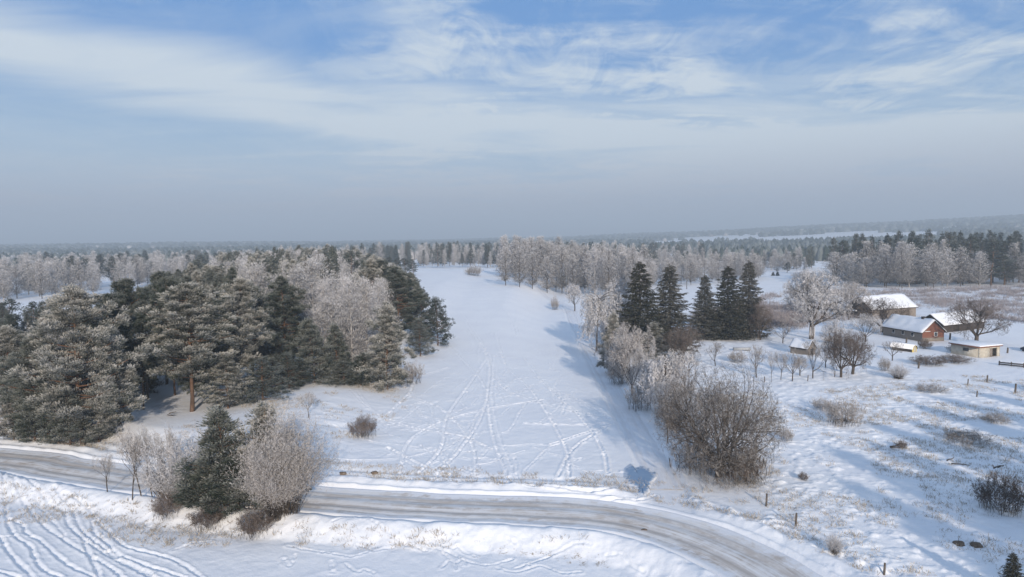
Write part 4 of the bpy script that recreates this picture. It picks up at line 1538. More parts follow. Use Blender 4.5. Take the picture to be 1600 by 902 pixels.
for k, bx, by, ty, wp, lb in [('brownbush1', 1382, 580, 558, 22, 'upright grey bush at the bottom of the orchard'),
                              ('whitebush0', 1404, 592, 568, 40, 'pale rimed bush at the bottom of the orchard'),
                              ('brownbush1', 1318, 664, 622, 66, 'grey bush in the middle of the tussocky meadow'),
                              ('brownbush1', 1285, 640, 622, 40, 'small bush up-left of the grey meadow bush'),
                              ('brownbush0', 1566, 800, 742, 92, 'big round dark bush at the right edge of the meadow'),
                              ('whitebush0', 1303, 868, 834, 38, 'pale rimed bush in the meadow near the road'),
                              ('brownbush1', 1512, 692, 672, 80, 'flat dark bush right in the meadow'),
                              ('brownbush1', 1455, 612, 600, 60, 'low thorny bush below the long brown hedge'),
                              ('brownbush1', 1556, 660, 646, 46, 'low bush at the right of the meadow'),
                              ('brownbush0', 1408, 700, 688, 22, 'dark tuft of scrub in the shaded meadow'),
                              ('brownbush0', 1255, 750, 738, 20, 'dark tuft of scrub right of the big bare tree'),
                              ('brownbush1', 1228, 690, 668, 26, 'wispy scrub in the shade of the big bare tree'),
                              ('brownbush0', 1450, 570, 556, 60, 'left half of the long brown hedge below the hut'),
                              ('brownbush0', 1492, 566, 555, 60, 'right half of the long brown hedge below the hut'),
                              ('brownbush0', 1445, 545, 530, 26, 'brown scrub against the red gable of the house'),
                              ('brownbush1', 1492, 550, 538, 30, 'scrub touching the left wall of the garage'),
                              ('brownbush1', 1300, 536, 525, 30, 'low scrub right of the great oak trunk')]:
    tree_px(k, bx, by, ty, wp, 'bush', lb, 'bush')
# spruce whose tip shows in the bottom right corner and the trees beside the drone that shade the meadow
put_tree('spruce0', 32.6, 44.0, hz(32.6, 44.0), 3.2, 2.3, 'spruce_tree', 'spruce tip poking into the bottom right corner', 'tree')
shade = [(47, -6, 22, 9), (52, -2, 24, 9), (57, 3, 23, 9), (62, 8, 24, 9), (67, 12, 23, 9), (73, 17, 24, 9), (79, 22, 24, 9), (86, 28, 23, 9), (55, -8, 23, 9), (65, 0, 25, 9), (75, 8, 25, 9), (94, 36, 23, 9)]
for i, (x, y, h, wd) in enumerate(shade):
    put_tree('spruce%d' % (i % 3), x, y, hz(x, y), h * 1.08, wd * 1.75, 'spruce_tree', 'spruce of the row behind the viewpoint', 'tree', 'spruces behind the viewpoint')


# ---- woods beyond
def wood(poly, spacing, seed, kinds, hr, wr, name, label, group, grow=0.0, keep=1.0):
    rg = random.Random(seed)
    for (x, y) in scatter(poly, spacing, seed, grow):
        if rg.random() > keep:
            continue
        k = rg.choice(kinds)
        put_tree(k + str(rg.randrange(2 if k in ('fspruce', 'fslim') else 4)), x, y, hz(x, y), rg.uniform(*hr), rg.uniform(*wr), name, label + ', ' + zone(x, y, poly), 'tree', group)


def pxpoly(pts):
    return [(flat(px, 451)[0] * 0 + (px - 800) / F * y_, y_) for px, y_ in pts]


# grove right of the field top
wood(pxpoly([(780, 372), (800, 345), (905, 300), (960, 292), (1005, 300), (1010, 340), (930, 365), (850, 400), (800, 405)]), 7.8, 31, ['fgrey', 'fgrey', 'fbirch'], (16, 22), (8.5, 12), 'broadleaf_tree', 'rimed tree of the grove right of the field top', 'trees of the grove at the field top')
wood(pxpoly([(1010, 340), (1100, 360), (1185, 385), (1190, 420), (1000, 400), (1000, 350)]), 8.0, 32, ['fgrey', 'fgrey', 'fbirch'], (11, 16), (7, 10), 'broadleaf_tree', 'rimed tree of the low grove behind the spruces', 'trees of the grove behind the spruces')
# belt of slender birches across the middle
wood(pxpoly([(655, 530), (780, 500), (960, 520), (960, 570), (660, 590)]), 8.0, 33, ['fslim', 'fslim', 'fbirch', 'fdark'], (9, 18), (4.5, 6.5), 'birch_tree', 'slender rimed birch of the belt across the middle', 'birches of the middle belt')
wood(pxpoly([(960, 520), (1130, 520), (1265, 500), (1270, 560), (960, 600)]), 8.5, 34, ['fslim', 'fbirch', 'fgrey', 'fgrey', 'fmid'], (8, 17), (5, 9), 'birch_tree', 'rimed birch of the belt behind the white field', 'birches of the right belt')
wood(pxpoly([(500, 600), (700, 640), (960, 650), (1100, 700), (1100, 780), (500, 720)]), 13, 35, ['fdark', 'fspruce', 'fbirch'], (16, 21), (7, 9), 'conifer', 'dark conifer behind the belt of slender birches', 'conifers behind the middle belt')
# right wood
wood(pxpoly([(1298, 345), (1345, 330), (1420, 312), (1520, 318), (1660, 322), (1660, 345), (1300, 366)]), 7.4, 36, ['fgrey', 'fgrey', 'fbirch', 'fgrey', 'fdark'], (13, 22), (8.5, 14), 'broadleaf_tree', 'big rimed tree along the front of the right wood', 'rimed trees of the right wood')
wood(pxpoly([(1300, 366), (1400, 345), (1660, 345), (1660, 420), (1330, 420)]), 9.0, 37, ['fdark', 'fspruce', 'fdark'], (20, 27), (7, 9.5), 'conifer', 'dark conifer of the right wood behind the rimed trees', 'conifers of the right wood')
# left far woods
wood([(-230, 285), (-330, 300), (-330, 330), (-228, 340), (-190, 330)], 9, 38, ['fgrey', 'fbirch', 'fgrey'], (12, 18), (8, 11), 'broadleaf_tree', 'rimed tree beyond the small snowfield at the far left', 'trees beyond the left snowfield')
wood([(-228, 345), (-175, 385), (-120, 480), (-180, 520), (-330, 430), (-330, 345)], 11, 39, ['fgrey', 'fbirch', 'fbirch', 'fdark'], (12, 18), (8, 11), 'broadleaf_tree', 'rimed tree of the pale wood beyond the left snowfield', 'trees of the pale left wood')
wood([(-460, 540), (-120, 560), (-110, 700), (-560, 700)], 17, 40, ['fdark', 'fspruce', 'fgrey', 'fbirch'], (14, 20), (9, 12), 'conifer', 'dark tree of the mixed wood at the left horizon', 'trees of the left horizon wood')

# lone trees on the small far meadow, right of the middle
for k, bx, by, ty, wp, lb in [('fdark1', 1230, 426, 410, 16, 'dark round pine alone on the far meadow'), ('fgrey0', 1214, 425, 412, 14, 'pale bush-like tree left of the dark meadow pine'),
                              ('fbirch3', 1257, 428, 402, 10, 'thin rimed birch alone on the far meadow'), ('fspruce0', 1173, 420, 404, 12, 'small dark spruce peeping over the spruces'),
                              ('fspruce1', 1208, 431, 425, 7, 'tiny spruce left on the far meadow'), ('fspruce0', 1215, 431, 424, 7, 'tiny spruce in the middle of the far meadow'),
                              ('fspruce1', 1242, 417, 413, 5, 'tiny spruce up-right of the dark meadow pine'), ('fgrey2', 1256, 434, 426, 16, 'low grey bush at the foot of the thin meadow birch'),
                              ('fspruce0', 1146, 428, 405, 16, 'dark spruce behind the middle spruce of three'), ('fgrey1', 1188, 432, 412, 20, 'pale round tree right of the three spruces'),
                              ('fgrey0', 790, 446, 388, 36, 'rimed round tree with a dark trunk at the field crest'), ('fgrey2', 812, 449, 388, 36, 'second rimed round tree with a dark trunk at the field crest'),
                              ('fbirch3', 972, 455, 394, 26, 'pale spire-shaped birch left of the spruce pair'),
                              ('fgrey2', 832, 452, 396, 34, 'third rimed round tree down the field crest'), ('fgrey3', 855, 458, 402, 34, 'fourth rimed round tree down the field crest'),
                              ('fdark0', 68, 452, 422, 26, 'dark bushy pine before the pale wood at far left'), ('fdark2', 94, 448, 414, 18, 'pointed dark pine before the pale wood at far left')]:
    tree_px(k, bx, by, ty, wp, 'broadleaf_tree' if 'fdark' not in k and 'spruce' not in k else 'conifer', lb, 'tree')


# ---- far-off woods on the hills: nobody could count them
def far_mass(name, label, seed, r0, r1, n, thr, hr, mat, az0=-50, az1=50):
    rg = np.random.default_rng(seed)
    az_ = np.radians(rg.uniform(az0, az1, n))
    rr = r0 * (r1 / r0) ** rg.uniform(0, 1, n)
    x = rr * np.sin(az_)
    y = rr * np.cos(az_)
    m1 = vnoise(x / 900 + 3.3, y / 230, seed) * 0.7 + vnoise(x / 260, y / 90, seed + 1) * 0.3
    k = m1 > thr
    x = x[k]
    y = y[k]
    rr = rr[k]
    z = base_h(x, y)
    G = Geo()
    m = len(x)
    size = np.clip(rr / 260, 4, 17)
    hgt = rg.uniform(hr[0], hr[1], m)
    sides = 6
    ang = np.arange(sides) / sides * 2 * math.pi
    V = np.empty((m, sides * 3 + 1, 3))
    for q, (fr_, zr) in enumerate(((0.85, -0.1), (1.0, 0.40), (0.62, 0.78))):
        rad = size[:, None] * fr_ * rg.uniform(0.6, 1.25, (m, sides))
        V[:, q * sides:(q + 1) * sides, 0] = x[:, None] + np.cos(ang) * rad
        V[:, q * sides:(q + 1) * sides, 1] = y[:, None] + np.sin(ang) * rad
        V[:, q * sides:(q + 1) * sides, 2] = z[:, None] + hgt[:, None] * zr + rg.normal(0, 0.8, (m, sides)) * (q > 0)
    V[:, -1] = np.stack([x, y, z + hgt], 1)
    F4 = [(q * sides + a, q * sides + (a + 1) % sides, (q + 1) * sides + (a + 1) % sides, (q + 1) * sides + a) for q in range(2) for a in range(sides)]
    F3 = [(2 * sides + a, 2 * sides + (a + 1) % sides, 3 * sides) for a in range(sides)]
    off = (np.arange(m) * (sides * 3 + 1))[:, None, None]
    fr = np.repeat(rg.uniform(0, 1, m), sides * 3 + 1)
    G.add(V.reshape(-1, 3), (np.array(F4)[None] + off).reshape(-1, 4), fr)
    f3 = (np.array(F3)[None] + off).reshape(-1, 3)
    G.f.append(f3)
    G.m.append(np.zeros(len(f3)))
    o = link(name, G.mesh(name, mat))
    tag(o, label, 'woods', None, 'stuff')
    return o


far_mass('far_pine_wood', 'blue hazy pine woods lying in strips over the far hills', 3, 1250, 7500, 42000, 0.47, (11, 20), M['needle_dark'])
far_mass('far_birch_wood', 'pale rimed woods between the fields below the far hills', 8, 850, 3200, 8000, 0.60, (9, 15), M['twig_grey'])
far_mass('near_pine_wood', 'dark pine woods behind the belts of rimed birches', 5, 760, 1400, 4200, 0.44, (11, 17), M['needle_dark'])


# ------------------------------------------------------------------ brush and grass
def scatter_blades(name, label, cat, polyp, n, seed, Lr, Wb, mat, noise_s, thr, lean=0.6, fr=(0.1, 0.8), per=14, spread=0.5, cond=None):
    rg = np.random.default_rng(seed)
    xs = np.array([p[0] for p in polyp])
    ys = np.array([p[1] for p in polyp])
    x = rg.uniform(xs.min(), xs.max(), n * 3)
    y = rg.uniform(ys.min(), ys.max(), n * 3)
    k = np.array([inside(a, b, polyp) for a, b in zip(x, y)])
    k &= (vnoise(x / noise_s, y / noise_s, seed) * 0.6 + vnoise(x / noise_s * 3.1, y / noise_s * 3.1, seed + 5) * 0.4) > thr
    if cond is not None:
        k &= cond(x, y)
    x = x[k][:n]
    y = y[k][:n]
    z = height(x, y)
    C = np.stack([x, y, z - 0.03], 1)
    m = len(C)
    P = np.repeat(C, per, 0)
    P[:, :2] += rg.normal(0, spread, (m * per, 2))
    D = rg.normal(size=(m * per, 3)) * lean
    D[:, 2] = 1
    Ls = np.repeat(rg.uniform(Lr[0], Lr[1], m), per) * rg.uniform(0.5, 1.2, m * per)
    kk = np.repeat(rg.normal(0, 0.18, m), per)
    G = Geo()
    G.blades(P, D, Ls, Wb * rg.uniform(0.7, 1.4, m * per), np.clip(fr[0] + kk * 0, 0, 1), np.clip(fr[1] + kk, 0, 1), rg)
    o = link(name, G.mesh(name, mat))
    tag(o, label, cat, None, 'stuff')
    return o


brush = [(62, 185), (92, 196), (140, 182), (175, 176), (262, 330), (190, 312), (150, 305), (120, 300), (98, 262), (74, 222)]
scatter_blades('frosted_brush', 'pinkish rimed brushwood spread behind the farm', 'brushwood', [(72, 178), (100, 200), (128, 190), (150, 172), (260, 300), (262, 318), (190, 306), (150, 308), (118, 305), (96, 270), (70, 215)], 3800, 51, (0.7, 2.3), 0.06, M['brush'], 7, 0.50, 0.6, (0.0, 0.75), 22, 0.75)
scatter_blades('brush_thicket', 'purple-brown rimed thicket behind the three spruces', 'brushwood', [(48, 185), (72, 178), (92, 200), (98, 236), (80, 240), (58, 222)], 1900, 52, (0.9, 2.4), 0.06, M['brush'], 9, 0.40, 0.5, (0.0, 0.62), 18, 0.9)
scatter_blades('meadow_grass', 'dry frosted grass showing through the tussocky meadow snow', 'grass', [(22, 62), (24, 48), (40, 46), (60, 62), (92, 100), (80, 118), (52, 108), (30, 105), (24, 80)], 6500, 53, (0.18, 0.55), 0.035, M['straw'], 6, 0.49, 0.7, (0.0, 0.7), 9, 0.22)
scatter_blades('verge_grass', 'brown frosted grass on the banks of the road', 'grass', [(-90, 60), (-90, 96), (-40, 84), (12, 70), (26, 62), (26, 46), (14, 48), (8, 54), (-20, 55)], 6500, 54, (0.2, 0.6), 0.035, M['straw'], 5, 0.44, 0.9, (0.0, 0.6), 10, 0.2,
               cond=lambda x, y: (lambda q: (q[0] > 5.2) & (q[0] < 10.5))(seg_dist(x, y, ROAD)))
scatter_blades('slope_grass', 'dry grass on the slope between the wood and the field', 'grass', [(-42, 78), (-40, 100), (-24, 116), (-14, 112), (-18, 84), (-30, 76)], 900, 55, (0.2, 0.6), 0.035, M['straw'], 4, 0.56, 0.8, (0.0, 0.6), 10, 0.25)


# ------------------------------------------------------------------ farm buildings
def boxv(x0, x1, y0, y1, z0, z1):
    V = [(x, y, z) for z in (z0, z1) for y in (y0, y1) for x in (x0, x1)]
    Fq = [(0, 2, 3, 1), (4, 5, 7, 6), (0, 1, 5, 4), (2, 6, 7, 3), (0, 4, 6, 2), (1, 3, 7, 5)]
    return V, Fq


def box(name, dims, mat, parent, extra=None, bev=0.0):
    G = Geo()
    for d in [dims] + (extra or []):
        G.add(*boxv(*d))
    o = link(name, G.mesh(name, M[mat]), parent)
    if bev:
        b = o.modifiers.new('bevel', 'BEVEL')
        b.width = bev
        b.segments = 2
    return o


def gable_body(L, Wd, eave, ridge):
    """local frame: ridge along x from 0 to L, width along y from 0 to Wd"""
    V = [(0, 0, -0.4), (L, 0, -0.4), (L, Wd, -0.4), (0, Wd, -0.4), (0, 0, eave), (L, 0, eave), (L, Wd, eave), (0, Wd, eave), (0, Wd / 2, ridge), (L, Wd / 2, ridge)]
    return V


def building(name, label, ox, oy, rz, L, Wd, eave, ridge, wall_mat, gable_mat, roofmat='roof_snow', over=0.45, thick=0.26):
    e = empty(name, (ox, oy, hz(ox, oy)), rz)
    tag(e, label, 'building')
    sg = 1 if Wd > 0 else -1
    V = gable_body(L, Wd, eave, ridge)
    Wd = abs(Wd)
    G = Geo()
    G.add(V, [(0, 1, 5, 4), (2, 3, 7, 6)])
    link('wall', G.mesh('wall', M[wall_mat]), e)
    for f4, f3, in (((3, 0, 4, 7), (7, 4, 8)), ((1, 2, 6, 5), (5, 6, 9))):
        G = Geo()
        G.add([V[i] for i in f4], [(0, 1, 2, 3)])
        G.add([V[i] for i in f3], [(0, 1, 2)])
        link('gable_wall', G.mesh('gable_wall', M[gable_mat]), e)
    # roof with snow: two slabs meeting at the ridge
    run = Wd / 2
    sl = (ridge - eave) / run
    oy_ = over
    rg = np.random.default_rng(int(L * 10))
    nx, ny = 18, 10
    for part, (mat, dz0, dz1, shrink) in (('roof', ('board_dark', 0.0, 0.10, 0.0)), ('roof_snow', (roofmat, 0.11, 0.11 + thick, 0.05))):
        G = Geo()
        xs = np.linspace(-over + shrink, L + over - shrink, nx)
        ysl = np.linspace(-oy_ + shrink, Wd + oy_ - shrink, ny * 2 + 1)
        Xg, Yg = np.meshgrid(xs, ysl, indexing='ij')
        top = ridge - sl * np.abs(Yg - run)
        bump = (vnoise(Xg * 1.1 + L, Yg * 1.1, 9) - 0.5) * 0.22 if part == 'roof_snow' else 0
        zt_ = top + dz1 + bump
        if part == 'roof_snow':
            edge = np.minimum(np.minimum(Xg - xs[0], xs[-1] - Xg), np.minimum(Yg - ysl[0], ysl[-1] - Yg))
            zt_ = zt_ - 0.12 * (1 - ss(edge / 0.35))
        zb_ = top + dz0
        A = np.stack([Xg, Yg * sg, zt_], -1).reshape(-1, 3)
        B = np.stack([Xg, Yg * sg, zb_], -1).reshape(-1, 3)
        m_ = Yg.shape[1]
        i = np.arange(nx - 1)[:, None] * m_
        j = np.arange(m_ - 1)[None]
        q = np.stack([i + j, i + m_ + j, i + m_ + j + 1, i + j + 1], -1).reshape(-1, 4)
        o_ = len(A)
        fs = [q, q[:, ::-1] + o_]
        ring = [k for k in range(m_)] + [r2 * m_ + m_ - 1 for r2 in range(1, nx)] + [(nx - 1) * m_ + k for k in range(m_ - 2, -1, -1)] + [r2 * m_ for r2 in range(nx - 2, 0, -1)]
        side = [(ring[k], ring[(k + 1) % len(ring)], ring[(k + 1) % len(ring)] + o_, ring[k] + o_) for k in range(len(ring))]
        G.add(np.concatenate([A, B]), np.concatenate(fs + [np.array(side)]))
        link(part, G.mesh(part, M[mat], part == 'roof_snow'), e)
    return e


# long house with a red brick gable
hx, hy = flat(1441, 535)
ax = math.atan2(10.8, -2.0)          # ridge runs away from the camera
house = building('farmhouse', 'long farmhouse with a red brick gable and snowy roof', hx, hy, ax, 12.5, -5.6, 2.3, 4.7, 'board', 'brick')
# gable sits at local x = 0; y runs negative (to the right)
wf_ = box('window', (-0.07, 0.03, -3.9, -3.0, 1.15, 2.15), 'white_paint', house)
box('pane', (-0.09, -0.072, -3.80, -3.48, 1.25, 2.05), 'glass', wf_, [(-0.09, -0.072, -3.42, -3.10, 1.25, 2.05)])
box('cornice_board', (-0.10, 0.02, -2.0, -0.5, 2.30, 2.42), 'white_paint', house)
box('plinth', (-0.04, 0.02, -5.6, 0.0, -0.3, 0.9), 'board', house)
box('chimney', (2.6, 3.3, -3.15, -2.45, 4.2, 5.35), 'board_dark', house)
for q in (2.5, 5.5, 8.5):
    f_ = box('window', (q, q + 0.9, -0.02, 0.06, 0.9, 1.8), 'white_paint', house)
    box('pane', (q + 0.08, q + 0.82, 0.062, 0.08, 0.98, 1.72), 'glass', f_)

# dark shed behind the house
sx, sy = flat(1474, 521)
sx2, sy2 = flat(1537, 514)
sa = math.atan2(sy2 - sy, sx2 - sx)
shed = building('long_shed', 'long black-boarded shed with a snowy roof right of the farmhouse', sx, sy, sa, math.hypot(sx2 - sx, sy2 - sy), 6.4, 2.0, 4.2, 'board_dark', 'board_dark')
box('door', (4.0, 6.2, -0.06, 0.02, -0.1, 1.7), 'door', shed)

# barn
bx_, by_ = flat(1362, 500)
bx2, by2 = flat(1431, 495)
ba = math.atan2(by2 - by_, bx2 - bx_)
barn = building('barn', 'big grey barn with a bright snowy roof behind the farmhouse', bx_, by_, ba, math.hypot(bx2 - bx_, by2 - by_), 9.0, 3.0, 6.2, 'board', 'board_dark')
box('door', (3.0, 5.8, -0.06, 0.02, -0.1, 2.5), 'board_dark', barn)
# dark gabled shed left of the barn
dx_, dy_ = flat(1338, 497)
dsh = building('gabled_shed', 'dark gabled shed half hidden left of the barn', dx_, dy_, math.atan2(1, -0.35), 8.0, -5.2, 2.2, 4.5, 'board_dark', 'board_dark')
box('door', (-0.06, 0.02, -3.3, -1.9, -0.1, 1.9), 'door', dsh)

# little shed in the orchard
lx, ly = flat(1262, 556)
ls = building('little_shed', 'little grey shed with a rimed roof at the foot of the great oak', lx, ly, math.atan2(1, -0.55), 4.2, -2.4, 1.5, 2.9, 'board', 'board', over=0.25, thick=0.14)
box('door', (-0.05, 0.02, -1.7, -0.8, -0.1, 1.3), 'door', ls)

# plastered garage with a flat roof
gx, gy = flat(1530, 560)
gx2, gy2 = flat(1562, 557)
ga = math.atan2(gy2 - gy, gx2 - gx)
gar = empty('garage', (gx, gy, hz(gx, gy)), ga)
tag(gar, 'low plastered garage with a flat snowy roof and dark doorway', 'building')
gl = math.hypot(gx2 - gx, gy2 - gy)
G = Geo()
G.add(*boxv(0, gl * 0.50, 0, 0.2, -0.3, 2.05))
G.add(*boxv(gl * 0.86, gl, 0, 0.2, -0.3, 2.05))
G.add(*boxv(gl * 0.50, gl * 0.86, 0, 0.2, 1.72, 2.05))
link('front_wall', G.mesh('front_wall', M['plaster']), gar)
box('side_wall', (0, 0.2, 0.201, 6.0, -0.3, 2.05), 'yellow' if False else 'plaster', gar, [(gl - 0.2, gl, 0.201, 6.0, -0.3, 2.05), (0.2, gl - 0.2, 5.8, 6.0, -0.3, 2.05)])
box('floor', (0.2, gl - 0.2, 0.2, 5.8, -0.05, 0.05), 'earth', gar)
box('door', (gl * 0.50, gl * 0.66, 0.08, 0.14, 0.0, 1.72), 'board', gar)
wf2 = box('window', (-0.04, 0.03, 2.2, 3.4, 1.0, 1.6), 'board_dark', gar)
box('pane', (-0.06, -0.042, 2.28, 3.32, 1.07, 1.53), 'glass', wf2)
box('roof', (-0.35, gl + 0.35, -0.35, 6.35, 2.052, 2.20), 'board_brown', gar)
box('roof_snow', (-0.33, gl + 0.33, -0.33, 6.33, 2.203, 2.44), 'roof_snow', gar, bev=0.1)

# barrel-roofed hut
ux, uy = flat(1425, 551)
hut = empty('barrel_roofed_hut', (ux, uy, hz(ux, uy)), math.atan2(1, -0.55) - math.pi / 2)
tag(hut, 'small hut with a rounded snowy roof and yellow end wall', 'building')
Wh, Lh, Hh = 1.6, 4.4, 0.6
arc_ = [(Wh / 2 - math.cos(t) * Wh / 2, Hh + math.sin(t) * 0.75) for t in np.linspace(0, math.pi, 13)]
prof = [(0, -0.3)] + arc_ + [(Wh, -0.3)]
for yy in (0, Lh):
    G = Geo()
    cx_ = (Wh / 2, 0.4)
    V = [(p[0], yy, p[1]) for p in prof] + [(cx_[0], yy, cx_[1])]
    n_ = len(prof)
    G.add(V, [(k, (k + 1) % n_, n_) if yy == 0 else ((k + 1) % n_, k, n_) for k in range(n_)])
    link('end_wall', G.mesh('end_wall', M['yellow']), hut)
G = Geo()
for s_ in (0, Wh):
    G.add([(s_, 0, -0.3), (s_, Lh, -0.3), (s_, Lh, Hh), (s_, 0, Hh)], [(0, 1, 2, 3)])
link('side_wall', G.mesh('side_wall', M['board_dark']), hut)
for nm, mt, r0_, r1_ in (('roof', 'board_dark', 1.03, 1.07), ('roof_snow', 'roof_snow', 1.075, 1.22)):
    G = Geo()
    V = []
    for yy in (-0.2, Lh + 0.2):
        for rr_ in (r0_, r1_):
            for t in np.linspace(0, math.pi, 17):
                V.append((Wh / 2 - math.cos(t) * Wh / 2 * rr_, yy, Hh + math.sin(t) * 0.75 * rr_))
    k = 17
    fs = []
    for a in range(16):
        fs.append((k + a, k + a + 1, 3 * k + a + 1, 3 * k + a))
        fs.append((a, a + 1, 2 * k + a + 1, 2 * k + a))
        fs.append((a, a + 1, k + a + 1, k + a))
        fs.append((2 * k + a, 2 * k + a + 1, 3 * k + a + 1, 3 * k + a))
    for a in (0, 16):
        fs.append((a, k + a, 3 * k + a, 2 * k + a))
    G.add(V, fs)
    link(nm, G.mesh(nm, M[mt], False), hut)
box('door', (0.6, 1.3, -0.04, 0.0, -0.1, 1.15), 'plaster', hut)


# ------------------------------------------------------------------ small things
def post(px, py, hgt, r_, label, name='fence_post', group='meadow fence posts', lean=(3, 2), mat='post', cap=True):
    x, y, z = hit(px, py)
    G = Geo()
    G.tube([(0, 0, -0.3), (0.01, 0, hgt * 0.5), (0, 0.01, hgt)], [r_, r_ * 0.97, r_ * 0.9], 8)
    G.tube([(0, 0.01, hgt), (0, 0.01, hgt + 0.04)], [r_ * 0.9, 0.002], 8)
    o = link(name, G.mesh(name, M[mat], False))
    o.location = (x, y, z)
    o.rotation_euler = (R(lean[0]), R(lean[1]), 0)
    tag(o, label, 'post', group)
    return o


post(1197, 791, 1.15, 0.09, 'wooden fence post right of the big bare tree, beside the road')
post(1243, 823, 1.15, 0.09, 'wooden fence post in the meadow up from the pale rimed bush')
post(1381, 902, 0.9, 0.08, 'wooden post at the bottom edge below the pale rimed bush')
post(1435, 576, 1.2, 0.16, 'thick stump-like post at the left end of the brown hedge')
post(1526, 621, 1.0, 0.09, 'thin short post, lowest in the open snow under the garage')
post(1542, 598, 1.2, 0.12, 'dark post in the middle of the snow under the garage')
post(1512, 602, 1.0, 0.09, 'small post left in the snow under the garage')
post(1586, 614, 1.4, 0.14, 'dark thick post at the right in the snow under the garage')
post(1262, 596, 1.0, 0.08, 'short post in front of the little shed')
post(1194, 598, 1.0, 0.08, 'short post at the left end of the orchard row')
post(1304, 590, 1.1, 0.08, 'short post beside the wide dark apple trees')
post(1574, 552, 1.1, 0.16, 'dark post right of the garage')
post(1416, 536, 1.2, 0.18, 'dark barrel-like post before the long wall of the farmhouse')
post(1484, 531, 1.5, 0.20, 'dark tall stump between the farmhouse and the garage')
post(1447, 566, 0.7, 0.14, 'low stump at the lower left of the hut', lean=(8, -6))


def low_box(name, px, py, L, Wd, Hh_, rz, mat, label, cat):
    x, y, z = hit(px, py)
    e = empty(name, (x, y, z), rz)
    tag(e, label, cat)
    G = Geo()
    t = 0.06
    for d in ((0, L, 0, t, 0.15, Hh_), (0, L, Wd - t, Wd, 0.15, Hh_), (0, t, t, Wd - t, 0.15, Hh_), (L - t, L, t, Wd - t, 0.15, Hh_), (t, L - t, t, Wd - t, 0.15, 0.22)):
        G.add(*boxv(*d))
    link('side_boards', G.mesh('side_boards', M[mat]), e)
    for a in (0.2, L - 0.32):
        box('leg', (a, a + 0.12, 0.1, Wd - 0.1, -0.2, 0.148), 'post', e)
    box('snow_filling', (t + 0.002, L - t - 0.002, t + 0.002, Wd - t - 0.002, 0.222, Hh_ - 0.06), 'roof_snow', e)
    return e


low_box('feeding_trough', 1147, 549, 3.6, 0.9, 0.7, 0.0, 'sheet', 'long grey trough filled with snow in the yard', 'trough')

# pole with a crossbar on the white field
x, y, z = hit(1073, 452)
pt = empty('utility_pole', (x, y, z))
tag(pt, 'wooden utility pole alone on the white field behind the spruces', 'pole')
ph = top_at(1073, 433, x, y) - z
G = Geo()
G.tube([(0, 0, -0.5), (0, 0, ph * 0.5), (0, 0, ph)], [0.18, 0.15, 0.12], 8)
link('pole', G.mesh('pole', M['post'], True), pt)
box('crossbar', (-1.3, 1.3, -0.07, 0.07, ph - 0.55, ph - 0.41), 'post', pt)
for q in (-1.1, 0.0, 1.1):
    G = Geo()
    G.tube([(q, 0, ph - 0.41), (q, 0, ph - 0.3), (q, 0, ph - 0.18)], [0.03, 0.07, 0.04], 6)
    link('insulator', G.mesh('insulator', M['white_paint'], True), pt)

# snow-capped board fence at the right edge
f0 = flat(1560, 571)
f1 = flat(1640, 579)
fa = math.atan2(f1[1] - f0[1], f1[0] - f0[0])
fl_ = math.hypot(f1[0] - f0[0], f1[1] - f0[1])
fn = empty('board_fence', (f0[0], f0[1], hz(*f0)), fa)
tag(fn, 'low dark board fence with snow on top at the right edge', 'fence')
for q in np.linspace(0.1, fl_ - 0.1, 5):
    box('post', (q - 0.08, q + 0.08, 0.06, 0.22, -0.3, 0.85), 'post', fn)
for zz_ in (0.12, 0.44):
    box('board', (0, fl_, 0.0, 0.057, zz_, zz_ + 0.24), 'post', fn)
box('snow_cap', (0, fl_, -0.03, 0.25, 0.852, 0.95), 'roof_snow', fn, bev=0.03)

# dark car nose showing at the right edge
cx_, cy_, cz_ = hit(1606, 551)
car = empty('parked_car', (cx_, cy_, cz_), R(15))
tag(car, 'dark parked car cut by the right edge of the photo', 'car')
outl = [(0.0, 0.35), (0.05, 0.75), (0.9, 0.92), (1.5, 1.35), (2.9, 1.40), (3.7, 1.0), (4.1, 0.9), (4.15, 0.4)]
G = Geo()
n_ = len(outl)
V = []
for yy, ins in ((0.0, 0.12), (0.12, 0.0), (1.53, 0.0), (1.65, 0.12)):
    V += [(p[0], yy + (0.12 if p[1] > 1.2 and yy < 0.5 else (-0.12 if p[1] > 1.2 else 0)), p[1] - ins * 0.3) for p in outl]
fs = [(a * n_ + k, (a + 1) * n_ + k, (a + 1) * n_ + (k + 1) % n_, a * n_ + (k + 1) % n_) for a in range(3) for k in range(n_)]
G.add(V, fs)
G.f.append(np.array([[0 + k for k in range(n_)]]))
G.m.append(np.zeros(1))
G.f.append(np.array([[3 * n_ + k for k in range(n_)][::-1]]))
G.m.append(np.zeros(1))
link('body', G.mesh('body', M['dark_paint']), car)
for wx in (0.8, 3.3):
    for wy in (0.02, 1.48):
        G = Geo()
        G.tube([(wx, wy, 0.32), (wx, wy + 0.15, 0.32)], [0.32, 0.32], 16)
        G.tube([(wx, wy - 0.01, 0.32), (wx, wy, 0.32)], [0.002, 0.32], 16)
        G.tube([(wx, wy + 0.15, 0.32), (wx, wy + 0.16, 0.32)], [0.32, 0.002], 16)
        link('wheel', G.mesh('wheel', M['door']), car)
box('windscreen', (1.05, 1.09, 0.25, 1.4, 0.98, 1.10), 'glass', car)
box('roof_snow', (1.6, 2.8, 0.2, 1.45, 1.405, 1.5), 'roof_snow', car, bev=0.04)


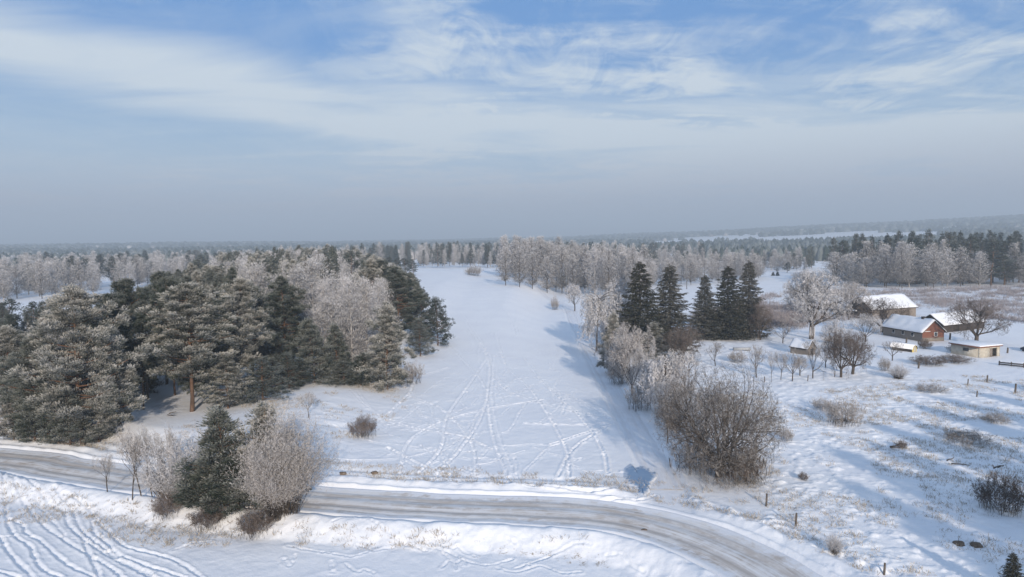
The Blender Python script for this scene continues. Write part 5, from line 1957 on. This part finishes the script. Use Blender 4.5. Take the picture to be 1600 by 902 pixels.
# fallen branches and brush bits in the meadow
def logpile(px, py, n, L, label, name='fallen_branch'):
    x, y, z = hit(px, py)
    rg = np.random.default_rng(px)
    G = Geo()
    for i in range(n):
        a = rg.uniform(-0.6, 0.6)
        p0 = np.array([rg.normal() * 0.3, rg.normal() * 0.3, 0.1 + rg.uniform(0, 0.3)])
        p1 = p0 + np.array([math.cos(a) * L, math.sin(a) * L, rg.uniform(-0.1, 0.25)])
        G.tube(wobble_line(p0, p1, 6, 0.06, rg), np.linspace(0.08, 0.03, 6), 6)
    o = link(name, G.mesh(name, M['bark_dark'], True))
    o.location = (x, y, z)
    tag(o, label, 'branch')


logpile(1308, 660, 3, 2.0, 'dark fallen branches beside the grey meadow bush')
logpile(1486, 684, 4, 2.6, 'snowy fallen limb before the flat dark meadow bush')
logpile(1552, 736, 2, 1.0, 'short dark log above the big round bush')
logpile(1490, 728, 2, 1.6, 'thin dark stick lying in the shaded meadow')
logpile(1396, 702, 2, 1.8, 'thin broken stick half buried in the meadow snow')
logpile(262, 668, 3, 0.9, 'dark stump roots on the forest bank below the orange trunk')


def clod(px, py, s, label):
    x, y, z = hit(px, py)
    rg = np.random.default_rng(int(px))
    G = Geo()
    nu, nv = 9, 6
    V = []
    for a in range(nv):
        ph_ = math.pi * a / (nv - 1)
        for b in range(nu):
            th = 2 * math.pi * b / nu
            r_ = s * rg.uniform(0.75, 1.15)
            V.append((math.sin(ph_) * math.cos(th) * r_ * 1.3, math.sin(ph_) * math.sin(th) * r_, math.cos(ph_) * r_ * 0.6 + s * 0.2))
    fs = [(a * nu + b, a * nu + (b + 1) % nu, (a + 1) * nu + (b + 1) % nu, (a + 1) * nu + b) for a in range(nv - 1) for b in range(nu)]
    G.add(V, fs)
    o = link('earth_clod', G.mesh('earth_clod', M['earth'], True))
    o.location = (x, y, z + 0.05)
    tag(o, label, 'clod')


clod(1006, 828, 0.28, 'dark clod on the lower edge of the road at the bend')
clod(585, 743, 0.30, 'dark clod on the snow ridge above the road')
clod(536, 743, 0.34, 'dark clod at the left end of the snow ridge')
clod(1019, 743, 0.22, 'small dark stone at the right tip of the blue patch')
clod(1497, 852, 0.38, 'dark stump lump in the shaded meadow near the corner')
clod(1525, 855, 0.38, 'grey stump lump in the shaded meadow near the corner')

# ------------------------------------------------------------------ haze
G = Geo()
G.add(*boxv(-10500, 10500, -10500, 10500, -22, 235))
hm, N = new_mat('haze')
pv = N.n('ShaderNodeVolumePrincipled')
N.put(pv, 'Color', (0.74, 0.87, 1.0, 1))
N.put(pv, 'Density', 0.00047)
N.put(pv, 'Anisotropy', 0.0)
o_ = N.n('ShaderNodeOutputMaterial')
N.put(o_, 'Volume', pv.outputs[0])
hz_o = link('haze', G.mesh('haze', hm))
tag(hz_o, 'thin blue winter haze lying over the whole countryside', 'haze', None, 'stuff')
